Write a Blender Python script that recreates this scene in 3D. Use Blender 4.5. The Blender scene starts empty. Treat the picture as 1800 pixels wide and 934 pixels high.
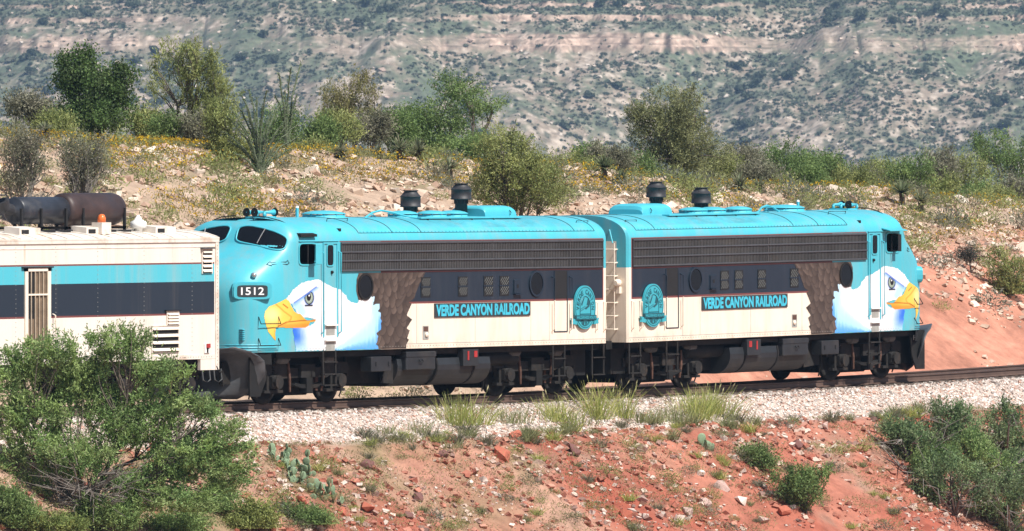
import bpy, math
import numpy as np
from mathutils import Matrix, Vector

# ------------------------------------------------------------------ camera, sky, sun, exposure
scene = bpy.context.scene
TH, PITCH, FPX = 0.58166, -0.010568, 16900.4
CAM = np.array([10.964 - 247.12 * math.cos(TH), -247.12 * math.sin(TH), 5.904])
FW = np.array([math.cos(TH), math.sin(TH), 0.0])          # horizontal view direction
RT = np.array([math.sin(TH), -math.cos(TH), 0.0])         # to the right of the view
cam_data = bpy.data.cameras.new('camera')
cam_data.sensor_width = 36.0
cam_data.lens = FPX / 1800.0 * 36.0
cam_data.clip_start, cam_data.clip_end = 1.0, 12000.0
cam = bpy.data.objects.new('camera', cam_data)
scene.collection.objects.link(cam)
fwd = Vector((FW[0] * math.cos(PITCH), FW[1] * math.cos(PITCH), math.sin(PITCH)))
cam.location = CAM.tolist()
cam.rotation_euler = fwd.to_track_quat('-Z', 'Y').to_euler()
cam_data.dof.use_dof = True
cam_data.dof.focus_distance = 247.0
cam_data.dof.aperture_fstop = 9.0
scene.camera = cam

SUN = Vector((-0.10, -0.62, 0.78)).normalized()           # towards the sun
world = bpy.data.worlds.new('World')
scene.world = world
world.use_nodes = True
wn = world.node_tree.nodes
sky = wn.new('ShaderNodeTexSky')
sky.sky_type = 'NISHITA'
sky.sun_disc = False
sky.sun_elevation = math.asin(SUN.z)
sky.sun_rotation = math.atan2(SUN.x, SUN.y)
sky.air_density, sky.dust_density = 1.0, 1.2
wn['Background'].inputs['Strength'].default_value = 0.082
world.node_tree.links.new(sky.outputs['Color'], wn['Background'].inputs['Color'])
sun_data = bpy.data.lights.new('sun', 'SUN')
sun_data.energy, sun_data.angle = 5.0, math.radians(0.5)
sun_data.color = (1.0, 0.955, 0.88)
sun = bpy.data.objects.new('sun', sun_data)
sun.rotation_euler = (-SUN).to_track_quat('-Z', 'Y').to_euler()
scene.collection.objects.link(sun)
vs = scene.view_settings
vs.view_transform, vs.look, vs.exposure, vs.gamma = 'Standard', 'None', 0.42, 1.0
vs.use_curve_mapping = False
cy = scene.cycles
cy.max_bounces, cy.diffuse_bounces, cy.glossy_bounces = 6, 3, 2
cy.transmission_bounces, cy.transparent_max_bounces, cy.volume_bounces = 3, 6, 0
cy.use_denoising = True
cy.caustics_reflective = cy.caustics_refractive = False

# ------------------------------------------------------------------ helpers
COL = scene.collection.objects
FLIP = [False]                                            # mirror x while a train unit is built

def tag(o, label=None, cat=None, group=None, kind=None):
    for k, v in (('label', label), ('category', cat), ('group', group), ('kind', kind)):
        if v:
            o[k] = v
    return o

def mesh(name, V, F, mat=None, col=None, smooth=False):
    """V (n,3); F one (m,k) array, or a list of index tuples; col (n,3) point colours."""
    V = np.asarray(V, dtype=np.float32)
    me = bpy.data.meshes.new(name)
    if isinstance(F, np.ndarray):
        sizes = np.full(len(F), F.shape[1], dtype=np.int32)
        idx = F.astype(np.int32).ravel()
    else:
        sizes = np.array([len(f) for f in F], dtype=np.int32)
        idx = np.fromiter((i for f in F for i in f), dtype=np.int32)
    me.vertices.add(len(V)); me.vertices.foreach_set('co', V.ravel())
    me.loops.add(len(idx)); me.loops.foreach_set('vertex_index', idx)
    me.polygons.add(len(sizes))
    me.polygons.foreach_set('loop_start', np.concatenate(([0], np.cumsum(sizes)[:-1])).astype(np.int32))
    me.polygons.foreach_set('use_smooth', np.full(len(sizes), smooth))
    if col is not None:
        a = me.color_attributes.new('Col', 'FLOAT_COLOR', 'POINT')
        c = np.ones((len(V), 4), dtype=np.float32); c[:, :3] = col
        a.data.foreach_set('color', c.ravel())
    me.update(calc_edges=True)
    me.validate()
    if mat:
        me.materials.append(mat)
    return me

def obj(name, me, parent=None):
    o = bpy.data.objects.new(name, me)
    COL.link(o)
    if parent is not None:
        o.parent = parent
    return o

def empty(name, loc=(0, 0, 0), rot=(0, 0, 0)):
    o = bpy.data.objects.new(name, None)
    o.location, o.rotation_euler = loc, rot
    o.empty_display_size = 0.3
    COL.link(o)
    return o

def join(prims):
    V, F, n = [], [], 0
    for v, f in prims:
        V.append(np.asarray(v, dtype=float).reshape(-1, 3))
        F += [tuple(int(i) + n for i in q) for q in f]
        n += len(V[-1])
    return np.concatenate(V), F

def part(name, prims, mat, parent, smooth=False, col=None, label=None):
    V, F = join(prims) if isinstance(prims, list) else prims
    if FLIP[0]:
        V = np.array(V, dtype=float); V[:, 0] *= -1
        F = F[:, ::-1] if isinstance(F, np.ndarray) else [q[::-1] for q in F]
    o = obj(name, mesh(name, V, F, mat, col, smooth), parent)
    if label:
        o['label'] = label
    return o

def box(x0, x1, y0, y1, z0, z1, b=0.0):
    if b <= 0:
        V = [(x, y, z) for x in (x0, x1) for y in (y0, y1) for z in (z0, z1)]
        return V, [(0, 1, 3, 2), (4, 6, 7, 5), (0, 4, 5, 1), (2, 3, 7, 6), (0, 2, 6, 4), (1, 5, 7, 3)]
    # chamfered along the four x edges and with a slight end chamfer
    sec = [(y0 + b, z0), (y1 - b, z0), (y1, z0 + b), (y1, z1 - b), (y1 - b, z1), (y0 + b, z1), (y0, z1 - b), (y0, z0 + b)]
    cy_, cz_ = (y0 + y1) / 2, (z0 + z1) / 2
    fy, fz = 1 - 2 * b / max(y1 - y0, 1e-6), 1 - 2 * b / max(z1 - z0, 1e-6)
    V = []
    for x, s in ((x0, 0), (x0 + b, 1), (x1 - b, 1), (x1, 0)):
        for (y, z) in sec:
            V.append((x, y if s else cy_ + (y - cy_) * fy, z if s else cz_ + (z - cz_) * fz))
    F = [tuple(range(7, -1, -1)), tuple(range(24, 32))]
    for r in range(3):
        for i in range(8):
            j = (i + 1) % 8
            F.append((r * 8 + i, r * 8 + j, r * 8 + 8 + j, r * 8 + 8 + i))
    return V, F

def tube(pts, r, n=6, cap=True):
    P = np.asarray(pts, dtype=float)
    r = np.broadcast_to(np.asarray(r, dtype=float), (len(P),))
    T = np.gradient(P, axis=0)
    T /= np.linalg.norm(T, axis=1)[:, None] + 1e-9
    ref = np.array([0, 0, 1.0]) if abs(T[0][2]) < 0.9 else np.array([1.0, 0, 0])
    V = []
    a = np.arange(n) * 2 * math.pi / n
    for p, t, q in zip(P, T, r):
        u = np.cross(t, ref); u /= np.linalg.norm(u) + 1e-9
        w = np.cross(t, u)
        V.append(p + q * (np.cos(a)[:, None] * u + np.sin(a)[:, None] * w))
    F = [(k * n + i, k * n + (i + 1) % n, (k + 1) * n + (i + 1) % n, (k + 1) * n + i) for k in range(len(P) - 1) for i in range(n)]
    if cap:
        F += [tuple(range(n - 1, -1, -1)), tuple((len(P) - 1) * n + i for i in range(n))]
    return np.concatenate(V), F

def lathe(prof, c, axis='z', n=20):
    """prof list of (radius, height along the axis from c)"""
    a = np.arange(n) * 2 * math.pi / n
    V = []
    for r, h in prof:
        for t in a:
            p = (r * math.cos(t), r * math.sin(t), h)
            p = {'z': p, 'y': (p[0], p[2], p[1]), 'x': (p[2], p[0], p[1])}[axis]
            V.append((p[0] + c[0], p[1] + c[1], p[2] + c[2]))
    F = [(k * n + i, k * n + (i + 1) % n, (k + 1) * n + (i + 1) % n, (k + 1) * n + i) for k in range(len(prof) - 1) for i in range(n)]
    F += [tuple(range(n - 1, -1, -1)), tuple((len(prof) - 1) * n + i for i in range(n))]
    return V, F

def prism(poly, y0, y1):
    """polygon in (x,z) pushed through y"""
    n = len(poly)
    V = [(x, y0, z) for x, z in poly] + [(x, y1, z) for x, z in poly]
    F = [tuple(range(n)), tuple(range(2 * n - 1, n - 1, -1))] + [(i, i + n, (i + 1) % n + n, (i + 1) % n) for i in range(n)]
    return V, F

def prism_x(poly, x0, x1):
    """polygon in (y,z) pushed through x"""
    V, F = prism(poly, x0, x1)
    return [(y, x, z) for x, y, z in V], F

def roundpoly(cx, cz, rx, rz, n=28, e=2.0):
    out = []
    for i in range(n):
        t = 2 * math.pi * i / n
        c, s = math.cos(t), math.sin(t)
        out.append((cx + rx * math.copysign(abs(c) ** (2 / e), c), cz + rz * math.copysign(abs(s) ** (2 / e), s)))
    return out

def ring(cx, cz, rx, rz, w, y0, y1, n=28, e=2.0):
    """frame round a rounded opening, in the x-z plane"""
    A, B = roundpoly(cx, cz, rx, rz, n, e), roundpoly(cx, cz, rx + w, rz + w, n, e)
    V = [(x, y, z) for P, y in ((A, y0), (A, y1), (B, y0), (B, y1)) for x, z in P]
    F = []
    for i in range(n):
        j = (i + 1) % n
        F += [(i, j, n + j, n + i), (n + i, n + j, 3 * n + j, 3 * n + i), (3 * n + i, 3 * n + j, 2 * n + j, 2 * n + i), (2 * n + i, 2 * n + j, j, i)]
    return V, F

def text_prims(s, x0, x1, z0, z1, y, bold=0.02, sgn=1, depth=0.006, spread=1.0):
    """letters fitted to x0..x1, z0..z1 on a plane facing -y"""
    cu = bpy.data.curves.new('lettering', 'FONT')
    cu.body, cu.size, cu.offset, cu.extrude, cu.resolution_u = s, 1.0, bold, 0.02, 3
    cu.space_character = spread
    o = bpy.data.objects.new('lettering', cu)
    COL.link(o)
    dg = bpy.context.evaluated_depsgraph_get()
    me = bpy.data.meshes.new_from_object(o.evaluated_get(dg))
    V = np.array([v.co[:] for v in me.vertices])
    F = [tuple(p.vertices) for p in me.polygons]
    bpy.data.objects.remove(o); bpy.data.curves.remove(cu); bpy.data.meshes.remove(me)
    lo, hi = V.min(0), V.max(0)
    u = (V[:, 0] - lo[0]) / (hi[0] - lo[0]); w = (V[:, 1] - lo[1]) / (hi[1] - lo[1])
    if sgn < 0:
        u = 1 - u
    d = (V[:, 2] - lo[2]) / (hi[2] - lo[2] + 1e-9)
    return np.stack([x0 + u * (x1 - x0), y - d * depth, z0 + w * (z1 - z0)], 1), F

# ------------------------------------------------------------------ numpy noise
def _hash(i, j, s):
    h = (i * 374761393 + j * 668265263 + s * 974634777) & 0xFFFFFFFF
    h = ((h ^ (h >> 13)) * 1274126177) & 0xFFFFFFFF
    return ((h ^ (h >> 16)) & 0xFFFFFF) / float(0xFFFFFF)

def vnoise(x, y, s=0):
    x, y = np.asarray(x, float), np.asarray(y, float)
    i, j = np.floor(x).astype(np.int64), np.floor(y).astype(np.int64)
    u, v = x - i, y - j
    u, v = u * u * (3 - 2 * u), v * v * (3 - 2 * v)
    return (_hash(i, j, s) * (1 - u) + _hash(i + 1, j, s) * u) * (1 - v) + (_hash(i, j + 1, s) * (1 - u) + _hash(i + 1, j + 1, s) * u) * v - 0.5

def fbm(x, y, s=0, o=4):
    t, a = 0, 1.0
    for k in range(o):
        t = t + a * vnoise(x * 2 ** k + 17.3 * k, y * 2 ** k - 9.1 * k, s + k); a *= 0.5
    return t

# ------------------------------------------------------------------ materials
def new_mat(name):
    m = bpy.data.materials.new(name); m.use_nodes = True
    nt = m.node_tree
    return m, nt, nt.nodes['Principled BSDF']

class NX:
    """small expression helper for node math"""
    def __init__(s, nt): s.nt = nt
    def m(s, op, a, b=0.0, c=None):
        n = s.nt.nodes.new('ShaderNodeMath'); n.operation = op
        for i, v in enumerate((a, b) if c is None else (a, b, c)):
            if isinstance(v, (int, float)): n.inputs[i].default_value = v
            else: s.nt.links.new(v, n.inputs[i])
        return n.outputs[0]
    def gt(s, a, b): return s.m('GREATER_THAN', a, b)
    def lt(s, a, b): return s.m('LESS_THAN', a, b)
    def mul(s, *a):
        r = a[0]
        for q in a[1:]: r = s.m('MULTIPLY', r, q)
        return r
    def band(s, a, lo, hi): return s.mul(s.gt(a, lo), s.lt(a, hi))
    def mix(s, f, a, b, blend='MIX'):
        n = s.nt.nodes.new('ShaderNodeMix'); n.data_type = 'RGBA'; n.blend_type = blend
        for i, v in ((0, f), (6, a), (7, b)):
            if isinstance(v, (int, float)): n.inputs[i].default_value = v
            elif isinstance(v, tuple): n.inputs[i].default_value = (*v, 1.0)
            else: s.nt.links.new(v, n.inputs[i])
        return n.outputs[2]
    def noise(s, scale, detail=3.0, vec=None, rough=0.55):
        n = s.nt.nodes.new('ShaderNodeTexNoise')
        n.inputs['Scale'].default_value, n.inputs['Detail'].default_value, n.inputs['Roughness'].default_value = scale, detail, rough
        if vec is not None: s.nt.links.new(vec, n.inputs['Vector'])
        return n.outputs['Fac']
    def coords(s, scale=(1, 1, 1), out='Object'):
        t = s.nt.nodes.new('ShaderNodeTexCoord')
        mp = s.nt.nodes.new('ShaderNodeMapping'); mp.inputs['Scale'].default_value = scale
        s.nt.links.new(t.outputs[out], mp.inputs['Vector'])
        return mp.outputs[0]
    def ramp(s, f, lo, hi, a=0.0, b=1.0):
        n = s.nt.nodes.new('ShaderNodeMapRange')
        s.nt.links.new(f, n.inputs[0])
        for i, v in enumerate((lo, hi, a, b)): n.inputs[i + 1].default_value = v
        return n.outputs[0]
    def bump(s, h, bsdf, strength=0.3, dist=0.02):
        n = s.nt.nodes.new('ShaderNodeBump')
        n.inputs['Strength'].default_value, n.inputs['Distance'].default_value = strength, dist
        s.nt.links.new(h, n.inputs['Height']); s.nt.links.new(n.outputs[0], bsdf.inputs['Normal'])

def plain(name, c, rough=0.5, metal=0.0, var=0.15, scale=4.0, streak=False, spec=0.4, bump=0.0, stain=None):
    m, nt, b = new_mat(name); x = NX(nt)
    v = x.coords((1, 1, 0.15) if streak else (1, 1, 1))
    f = x.ramp(x.noise(scale, 5.0, v, 0.65), 0.3, 0.7, 1 - var, 1 + var)
    base = x.mix(1.0, c, f, 'MULTIPLY')
    if stain:
        g = x.ramp(x.noise(scale * 0.45, 6.0, x.coords(), 0.7), 0.52, 0.66, 0.0, stain[1])
        base = x.mix(g, base, stain[0])
    nt.links.new(base, b.inputs['Base Color'])
    b.inputs['Roughness'].default_value, b.inputs['Metallic'].default_value = rough, metal
    b.inputs['Specular IOR Level'].default_value = spec
    if bump:
        x.bump(x.noise(scale * 6, 4.0, x.coords()), b, bump, 0.01)
    return m

def vcol(name, rough=0.9, transl=0.0, var=0.18, scale=9.0, bump=0.0, bscale=14.0, spec=0.2, out='Object'):
    """colour from the mesh's own point colours, broken up by noise"""
    m, nt, b = new_mat(name); x = NX(nt)
    a = nt.nodes.new('ShaderNodeVertexColor'); a.layer_name = 'Col'
    co = x.coords(out=out)
    f = x.ramp(x.noise(scale, 5.0, co, 0.7), 0.25, 0.75, 1 - var, 1 + var)
    c = x.mix(1.0, a.outputs['Color'], f, 'MULTIPLY')
    nt.links.new(c, b.inputs['Base Color'])
    b.inputs['Roughness'].default_value, b.inputs['Specular IOR Level'].default_value = rough, spec
    if bump:
        x.bump(x.noise(bscale, 6.0, co, 0.7), b, bump, 0.05)
    if transl:
        t = nt.nodes.new('ShaderNodeBsdfTranslucent'); nt.links.new(c, t.inputs['Color'])
        mx = nt.nodes.new('ShaderNodeMixShader'); mx.inputs[0].default_value = transl
        nt.links.new(b.outputs[0], mx.inputs[1]); nt.links.new(t.outputs[0], mx.inputs[2])
        nt.links.new(mx.outputs[0], nt.nodes['Material Output'].inputs['Surface'])
    return m

TEAL, CREAM, NAVY, MAROON = (0.07, 0.44, 0.54), (0.82, 0.72, 0.60), (0.010, 0.021, 0.036), (0.17, 0.05, 0.045)
M = {}
M['teal'] = plain('teal_paint', TEAL, 0.42, var=0.07, scale=2.5)
M['cream'] = plain('cream_paint', CREAM, 0.5, var=0.05, scale=3.0)
M['white'] = plain('white_paint', (0.80, 0.80, 0.78), 0.5, var=0.05)
M['navy'] = plain('navy_paint', NAVY, 0.45, var=0.12, streak=True, scale=5)
M['maroon'] = plain('maroon_paint', MAROON, 0.5, var=0.1)
M['black'] = plain('black_enamel', (0.018, 0.019, 0.021), 0.38, var=0.2)
M['stack'] = plain('heat_black_steel', (0.030, 0.030, 0.034), 0.55, var=0.35, scale=6)
M['under'] = plain('grimy_underframe_steel', (0.006, 0.006, 0.006), 0.8, var=0.35, scale=5, stain=((0.04, 0.028, 0.02), 0.4))
M['truck'] = plain('dusty_truck_steel', (0.015, 0.0135, 0.0125), 0.85, var=0.4, scale=7, stain=((0.06, 0.04, 0.028), 0.5))
M['tank'] = plain('charcoal_tank_paint', (0.019, 0.0215, 0.025), 0.5, var=0.25, scale=3, stain=((0.06, 0.05, 0.042), 0.35))
M['rust'] = plain('rusty_steel', (0.10, 0.05, 0.035), 0.85, var=0.4, scale=9)
M['grille'] = plain('weathered_grille_steel', (0.080, 0.079, 0.079), 0.5, metal=0.3, var=0.3, scale=0.9, stain=((0.10, 0.085, 0.066), 0.5))
M['grille_bar'] = plain('grey_grille_bar', (0.085, 0.09, 0.10), 0.45, metal=0.3, var=0.15)
M['dark'] = plain('dark_interior', (0.012, 0.012, 0.013), 0.8, var=0.1)
M['glass'] = plain('dark_window_glass', (0.006, 0.007, 0.009), 0.08, var=0.05, spec=0.3)
M['wire'] = plain('dull_wire', (0.10, 0.105, 0.10), 0.6)
M['lens'] = plain('silver_lamp_lens', (0.5, 0.5, 0.5), 0.15, metal=0.6, var=0.05)
M['red'] = plain('red_paint', (0.36, 0.03, 0.03), 0.45)
M['orange'] = plain('amber_beacon', (0.75, 0.17, 0.04), 0.3)
M['grey'] = plain('grey_steel', (0.07, 0.073, 0.076), 0.6, var=0.2)
M['recess'] = plain('step_recess_grey', (0.30, 0.30, 0.28), 0.7, var=0.2)
M['sign'] = plain('sign_dark_board', (0.03, 0.04, 0.045), 0.5)
M['crest'] = plain('crest_teal_enamel', (0.045, 0.36, 0.44), 0.4, var=0.06)
M['crest_dark'] = plain('crest_dark_teal', (0.012, 0.085, 0.11), 0.5, var=0.05)
M['plow'] = plain('worn_plough_steel', (0.075, 0.08, 0.088), 0.42, metal=0.2, var=0.3, scale=3, stain=((0.12, 0.12, 0.12), 0.35))
M['white_letter'] = plain('white_letter_enamel', (0.85, 0.85, 0.85), 0.4)
M['mural'] = vcol('painted_mural', 0.45, var=0.05, scale=3, spec=0.4)
M['rail'] = plain('brown_rail_steel', (0.10, 0.062, 0.048), 0.6, var=0.3, scale=3)
M['rail_top'] = plain('polished_rail_head', (0.22, 0.22, 0.24), 0.28, metal=0.8, var=0.1)
M['tie'] = plain('creosoted_timber', (0.085, 0.065, 0.052), 0.9, var=0.4, scale=8, bump=0.4)
M['wood'] = plain('grey_brown_bark', (0.12, 0.098, 0.08), 0.95, var=0.35, scale=12)
M['pale_wood'] = plain('dead_grey_wood', (0.20, 0.175, 0.155), 0.95, var=0.3, scale=12)
M['leaf'] = vcol('leaves', 0.6, transl=0.38, var=0.12, scale=3.0, spec=0.25)
M['stone'] = vcol('stone', 0.92, var=0.16, scale=11.0, spec=0.15)
M['soil'] = vcol('desert_soil', 0.96, var=0.34, scale=2.2, bump=1.0, bscale=5.0, spec=0.1)
M['far_soil'] = vcol('far_slope_soil', 0.97, var=0.5, scale=0.45, bump=0.8, bscale=0.6, spec=0.05)
M['pad'] = plain('cactus_pad_skin', (0.20, 0.28, 0.17), 0.7, var=0.25, scale=5)
M['pad_dry'] = plain('dry_cactus_pad_skin', (0.16, 0.16, 0.08), 0.8, var=0.3, scale=5)

# ------------------------------------------------------------------ the lie of the land
def _ext(f, df, X):
    Xc = np.clip(X, -35.0, 60.0)
    return f(Xc) + df(Xc) * (X - Xc)

def yo(X):                                                # sideways sweep of the track
    X = np.asarray(X, float)
    return _ext(lambda t: 4.53e-4 * (t - 5) ** 2, lambda t: 9.06e-4 * (t - 5), X)

def zo(X):                                                # gentle rise of the track
    X = np.asarray(X, float)
    return _ext(lambda t: -0.00102 * (t - 5) + 2.4e-4 * (t - 5) ** 2, lambda t: -0.00102 + 4.8e-4 * (t - 5) * (np.abs(t) < 34), X)

def at(px, v):
    """world x, y of the point v metres beside the track centre along the sight line through photo column px"""
    d = FW + RT * (px - 900) / FPX
    X = 0.0
    for _ in range(30):
        X = CAM[0] + (v + float(yo(X)) - CAM[1]) / d[1] * d[0]
    return X, v + float(yo(X))

CREST_X = [3.1, 10.5, 15.8, 21.2, 26.9, 32.9, 39.1, 47.3, 56.1, 63.6, 67.5, 79.8]
CREST_Z = [6.75, 6.70, 6.60, 6.45, 6.22, 5.90, 5.50, 5.0, 4.5, 4.15, 3.98, 3.7]

def ground_z(X, Y):
    X, Y = np.asarray(X, float), np.asarray(Y, float)
    v = Y - yo(X)
    z = np.interp(v, [-900, -300, -80, -20, -7.2, -3.0, -2.65, -1.55, 1.55, 2.7, 4.0],
                  [-60, -55, -32, -11.0, -3.85, -1.02, -0.93, -0.26, -0.26, -0.85, -0.82])
    hc = np.interp(X, CREST_X, CREST_Z)
    f = np.interp(v, [4.0, 5.2, 9.0, 13, 17, 22, 40, 90], [0, 0.10, 0.55, 0.80, 0.985, 1.0, 0.86, 0.2])
    far = np.interp(v, [60, 220, 600, 3000], [0, -22, -48, -60])
    z = np.where(v > 4.0, -0.82 + f * (hc + 0.82) + far, z)
    w = np.interp(v, [-30, -10, -3.4, -2.4, 2.4, 4.5, 9, 60, 120], [1, 1, 1, 0, 0, 0.6, 1, 1, 3])
    z = z + zo(X) + w * (0.30 * fbm(X / 6.0, v / 6.0, 3, 3) + 0.15 * fbm(X / 0.9, v / 0.9, 9, 3))
    g = np.interp(v, [-14, -6, -3.2], [1, 1, 0]) * (v < 0)          # rills that run down the front slope
    z = z + g * (0.34 * vnoise(X / 2.1, v / 14.0, 21) + 0.16 * vnoise(X / 0.7, v / 6.0, 22))
    gb = np.interp(v, [4.5, 7, 11, 15], [0, 1, 1, 0])
    return z + gb * 0.35 * vnoise(X / 3.0, v / 9.0, 31)

def grow(lo, hi, step, far, k=1.28):
    a = np.arange(lo, hi + 1e-6, step)
    out, s, p = [], step, hi
    while p < far:
        s *= k; p += s; out.append(p)
    inn, s, p = [], step, lo
    while p > -far:
        s *= k; p -= s; inn.append(p)
    return np.concatenate((inn[::-1], a, out))

def build_ground():
    xs, ys = grow(-42, 92, 0.33, 2600), grow(-17, 42, 0.27, 2600)
    X, Y = np.meshgrid(xs, ys)
    Z = ground_z(X, Y)
    v = Y - yo(X)
    nx, ny = len(xs), len(ys)
    red = np.array((0.31, 0.093, 0.062)); pink = np.array((0.40, 0.17, 0.118)); tan = np.array((0.41, 0.30, 0.225))
    grey = np.array((0.29, 0.22, 0.165)); olive = np.array((0.14, 0.14, 0.06))
    n1, n2 = fbm(X / 4.0, v / 4.0, 41, 4), fbm(X / 1.3, v / 1.3, 47, 4)
    def lerp(a, b, t): return a + (b - a) * np.clip(t, 0, 1)[..., None]
    c = np.broadcast_to(red, X.shape + (3,))
    c = lerp(c, np.where((v > 0)[..., None], np.array((0.46, 0.205, 0.14)), pink), np.where(v > 0, 0.9, 0.30) + 1.3 * n1)
    c = lerp(c, grey, (n2 - 0.10) * 1.6)
    # front slope: paler rubble and green growth towards the left
    c = lerp(c, lerp(np.broadcast_to(tan, c.shape), olive, 0.35 + 1.2 * n2), np.where(v < 0, np.clip((4 - X) / 13 + n1 * 1.3, 0, 0.75), 0))
    # behind the track: tan rubble above, pink cut below and to the right
    up = np.clip((Z - 1.9 - n1 * 1.6 - np.clip((X - 40) / 10, 0, 1) * 1.4) / 1.0, 0, 1)
    up = np.maximum(up, np.clip((30 - X) / 12, 0, 1))
    c = np.where((v > 3)[..., None], lerp(np.broadcast_to(np.array((0.46, 0.21, 0.145)), c.shape) * (1 + 0.5 * n2[..., None]), tan, up), c)
    c = np.where((v > 12)[..., None], lerp(c, olive, 0.15 + (v - 15) / 14 + n2), c)
    bed = np.clip((2.9 - np.abs(v)) / 0.3, 0, 1)
    c = lerp(c, np.broadcast_to(np.array((0.46, 0.37, 0.32)), c.shape), bed)
    F = np.arange(nx * ny).reshape(ny, nx)
    F = np.stack([F[:-1, :-1], F[:-1, 1:], F[1:, 1:], F[1:, :-1]], -1).reshape(-1, 4)
    V = np.stack([X, Y, Z], -1).reshape(-1, 3)
    tag(obj('ground', mesh('ground', V, F, M['soil'], c.reshape(-1, 3), True)), kind='structure')
build_ground()

# ------------------------------------------------------------------ railway track
def build_track():
    t = tag(empty('railway_track', (0, 0, 0)), kind='structure')
    xs = np.arange(-40, 95, 1.5)
    prof = [(-0.07, -0.172), (0.07, -0.172), (0.07, -0.16), (0.012, -0.135), (0.010, -0.045), (0.036, -0.03), (0.036, -0.004), (-0.036, -0.004),
            (-0.036, -0.03), (-0.010, -0.045), (-0.012, -0.135), (-0.07, -0.16)]
    for s in (-1, 1):
        yc = yo(xs) + s * 0.755; zc = zo(xs)
        n = len(prof)
        V = np.concatenate([np.stack([np.full(n, x), y + np.array([p[0] for p in prof]), z + np.array([p[1] for p in prof])], 1) for x, y, z in zip(xs, yc, zc)])
        F = [(k * n + i, k * n + (i + 1) % n, (k + 1) * n + (i + 1) % n, (k + 1) * n + i) for k in range(len(xs) - 1) for i in range(n)]
        r = part('rail', (V, F), M['rail'], t)
        V2 = np.concatenate([[(x, y - 0.034, z), (x, y + 0.034, z)] for x, y, z in zip(xs, yc, zc)])
        part('rail_head', (V2, [(2 * k, 2 * k + 1, 2 * k + 3, 2 * k + 2) for k in range(len(xs) - 1)]), M['rail_top'], r)
    rng = np.random.default_rng(5)
    me = mesh('crosstie', *join([box(-0.11, 0.11, -1.3, 1.3, -0.18, 0.0, 0.015)]), M['tie'])
    plate = mesh('tie_plate', *join([box(-0.09, 0.09, -0.12, 0.12, 0.0, 0.012)]), M['rail'])
    for x in np.arange(-22, 60, 0.55):
        o = obj('crosstie', me, t)
        o.location = (x + rng.normal() * 0.02, float(yo(x)) + rng.normal() * 0.03, float(zo(x)) - 0.186)
        o.rotation_euler = (0, 0, float(4 * 4.53e-4 * (x - 5)) + rng.normal() * 0.015)
        p = obj('tie_plate', plate, o); p.location = (0, -0.755, 0.001)
build_track()

def stones(P, size, cols, rng, flat=0.7):
    """many rough angular stones as one pair of arrays"""
    n = len(P)
    cube = np.array([(x, y, z) for x in (-1, 1) for y in (-1, 1) for z in (-1, 1)], float)
    F = np.array([(0, 1, 3, 2), (4, 6, 7, 5), (0, 4, 5, 1), (2, 3, 7, 6), (0, 2, 6, 4), (1, 5, 7, 3)])
    V = cube[None] * (0.55 + 0.45 * rng.random((n, 8, 3)))
    V = V * (0.65 + 0.7 * rng.random((n, 1, 3)))
    q = rng.normal(size=(n, 4)); q /= np.linalg.norm(q, axis=1)[:, None]
    w, x, y, z = q.T
    R = np.stack([1 - 2 * (y * y + z * z), 2 * (x * y - z * w), 2 * (x * z + y * w), 2 * (x * y + z * w), 1 - 2 * (x * x + z * z), 2 * (y * z - x * w),
                  2 * (x * z - y * w), 2 * (y * z + x * w), 1 - 2 * (x * x + y * y)], 1).reshape(n, 3, 3)
    V = np.einsum('nij,nkj->nki', R, V)
    V[..., 2] *= flat
    V = V * np.asarray(size).reshape(-1, 1, 1) * 0.5 + P[:, None]
    F = (F[None] + (np.arange(n) * 8)[:, None, None]).reshape(-1, 4)
    return V.reshape(-1, 3), F, np.repeat(cols, 8, 0)

def pick(rng, n, pal, jit=0.12):
    pal = np.array(pal)
    c = pal[rng.integers(0, len(pal), n)]
    return np.clip(c * (1 + jit * rng.normal(size=(n, 1))), 0.02, 0.9)

def build_ballast():
    rng = np.random.default_rng(11)
    n = 40000
    X = rng.uniform(-24, 58, n)
    v = np.where(rng.random(n) < 0.86, rng.uniform(-2.75, -1.2, n), rng.uniform(-1.2, 2.6, n))
    edge = 0.25 * fbm(X / 2.2, X * 0, 77, 3)
    v = np.where(v < -2.3, v + edge, v)
    Y = v + yo(X)
    keep = np.abs(np.abs(v) - 0.755) > 0.14
    X, Y, v = X[keep], Y[keep], v[keep]
    s = 0.04 + 0.055 * rng.random(len(X)) ** 1.8
    P = np.stack([X, Y, ground_z(X, Y) + s * 0.12 + np.where(np.abs(v) < 1.3, 0.03, 0.0)], 1)
    c = pick(rng, len(X), [(0.60, 0.51, 0.45), (0.68, 0.60, 0.54), (0.52, 0.42, 0.36), (0.64, 0.57, 0.53), (0.45, 0.28, 0.22), (0.40, 0.35, 0.32), (0.70, 0.64, 0.59)], 0.12)
    oil = np.clip((1.75 - np.abs(v)) / 0.5, 0, 1)[:, None] * (0.5 + rng.random((len(X), 1)) * 0.5)
    c = c * (1 - 0.55 * oil) + np.array((0.10, 0.07, 0.055)) * 0.55 * oil
    V, F, c = stones(P, s, c, rng, 0.8)
    tag(obj('ballast_stones', mesh('ballast_stones', V, F, M['stone'], c)), 'pale crushed stone ballast along the track', 'ballast', kind='stuff')
build_ballast()

# ------------------------------------------------------------------ the locomotives
ZX = np.array([[1.0, -2.95], [1.3, -3.0], [2.6, -3.02], [2.9, -2.98], [3.15, -2.85], [3.4, -2.55], [3.6, -2.2], [3.75, -1.9], [3.88, -1.7], [4.0, -1.62],
               [4.2, -1.5], [4.35, -1.4], [4.46, -1.2], [4.53, -0.85], [4.57, -0.2]])
XS, XR = -1.05, 13.0

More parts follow.
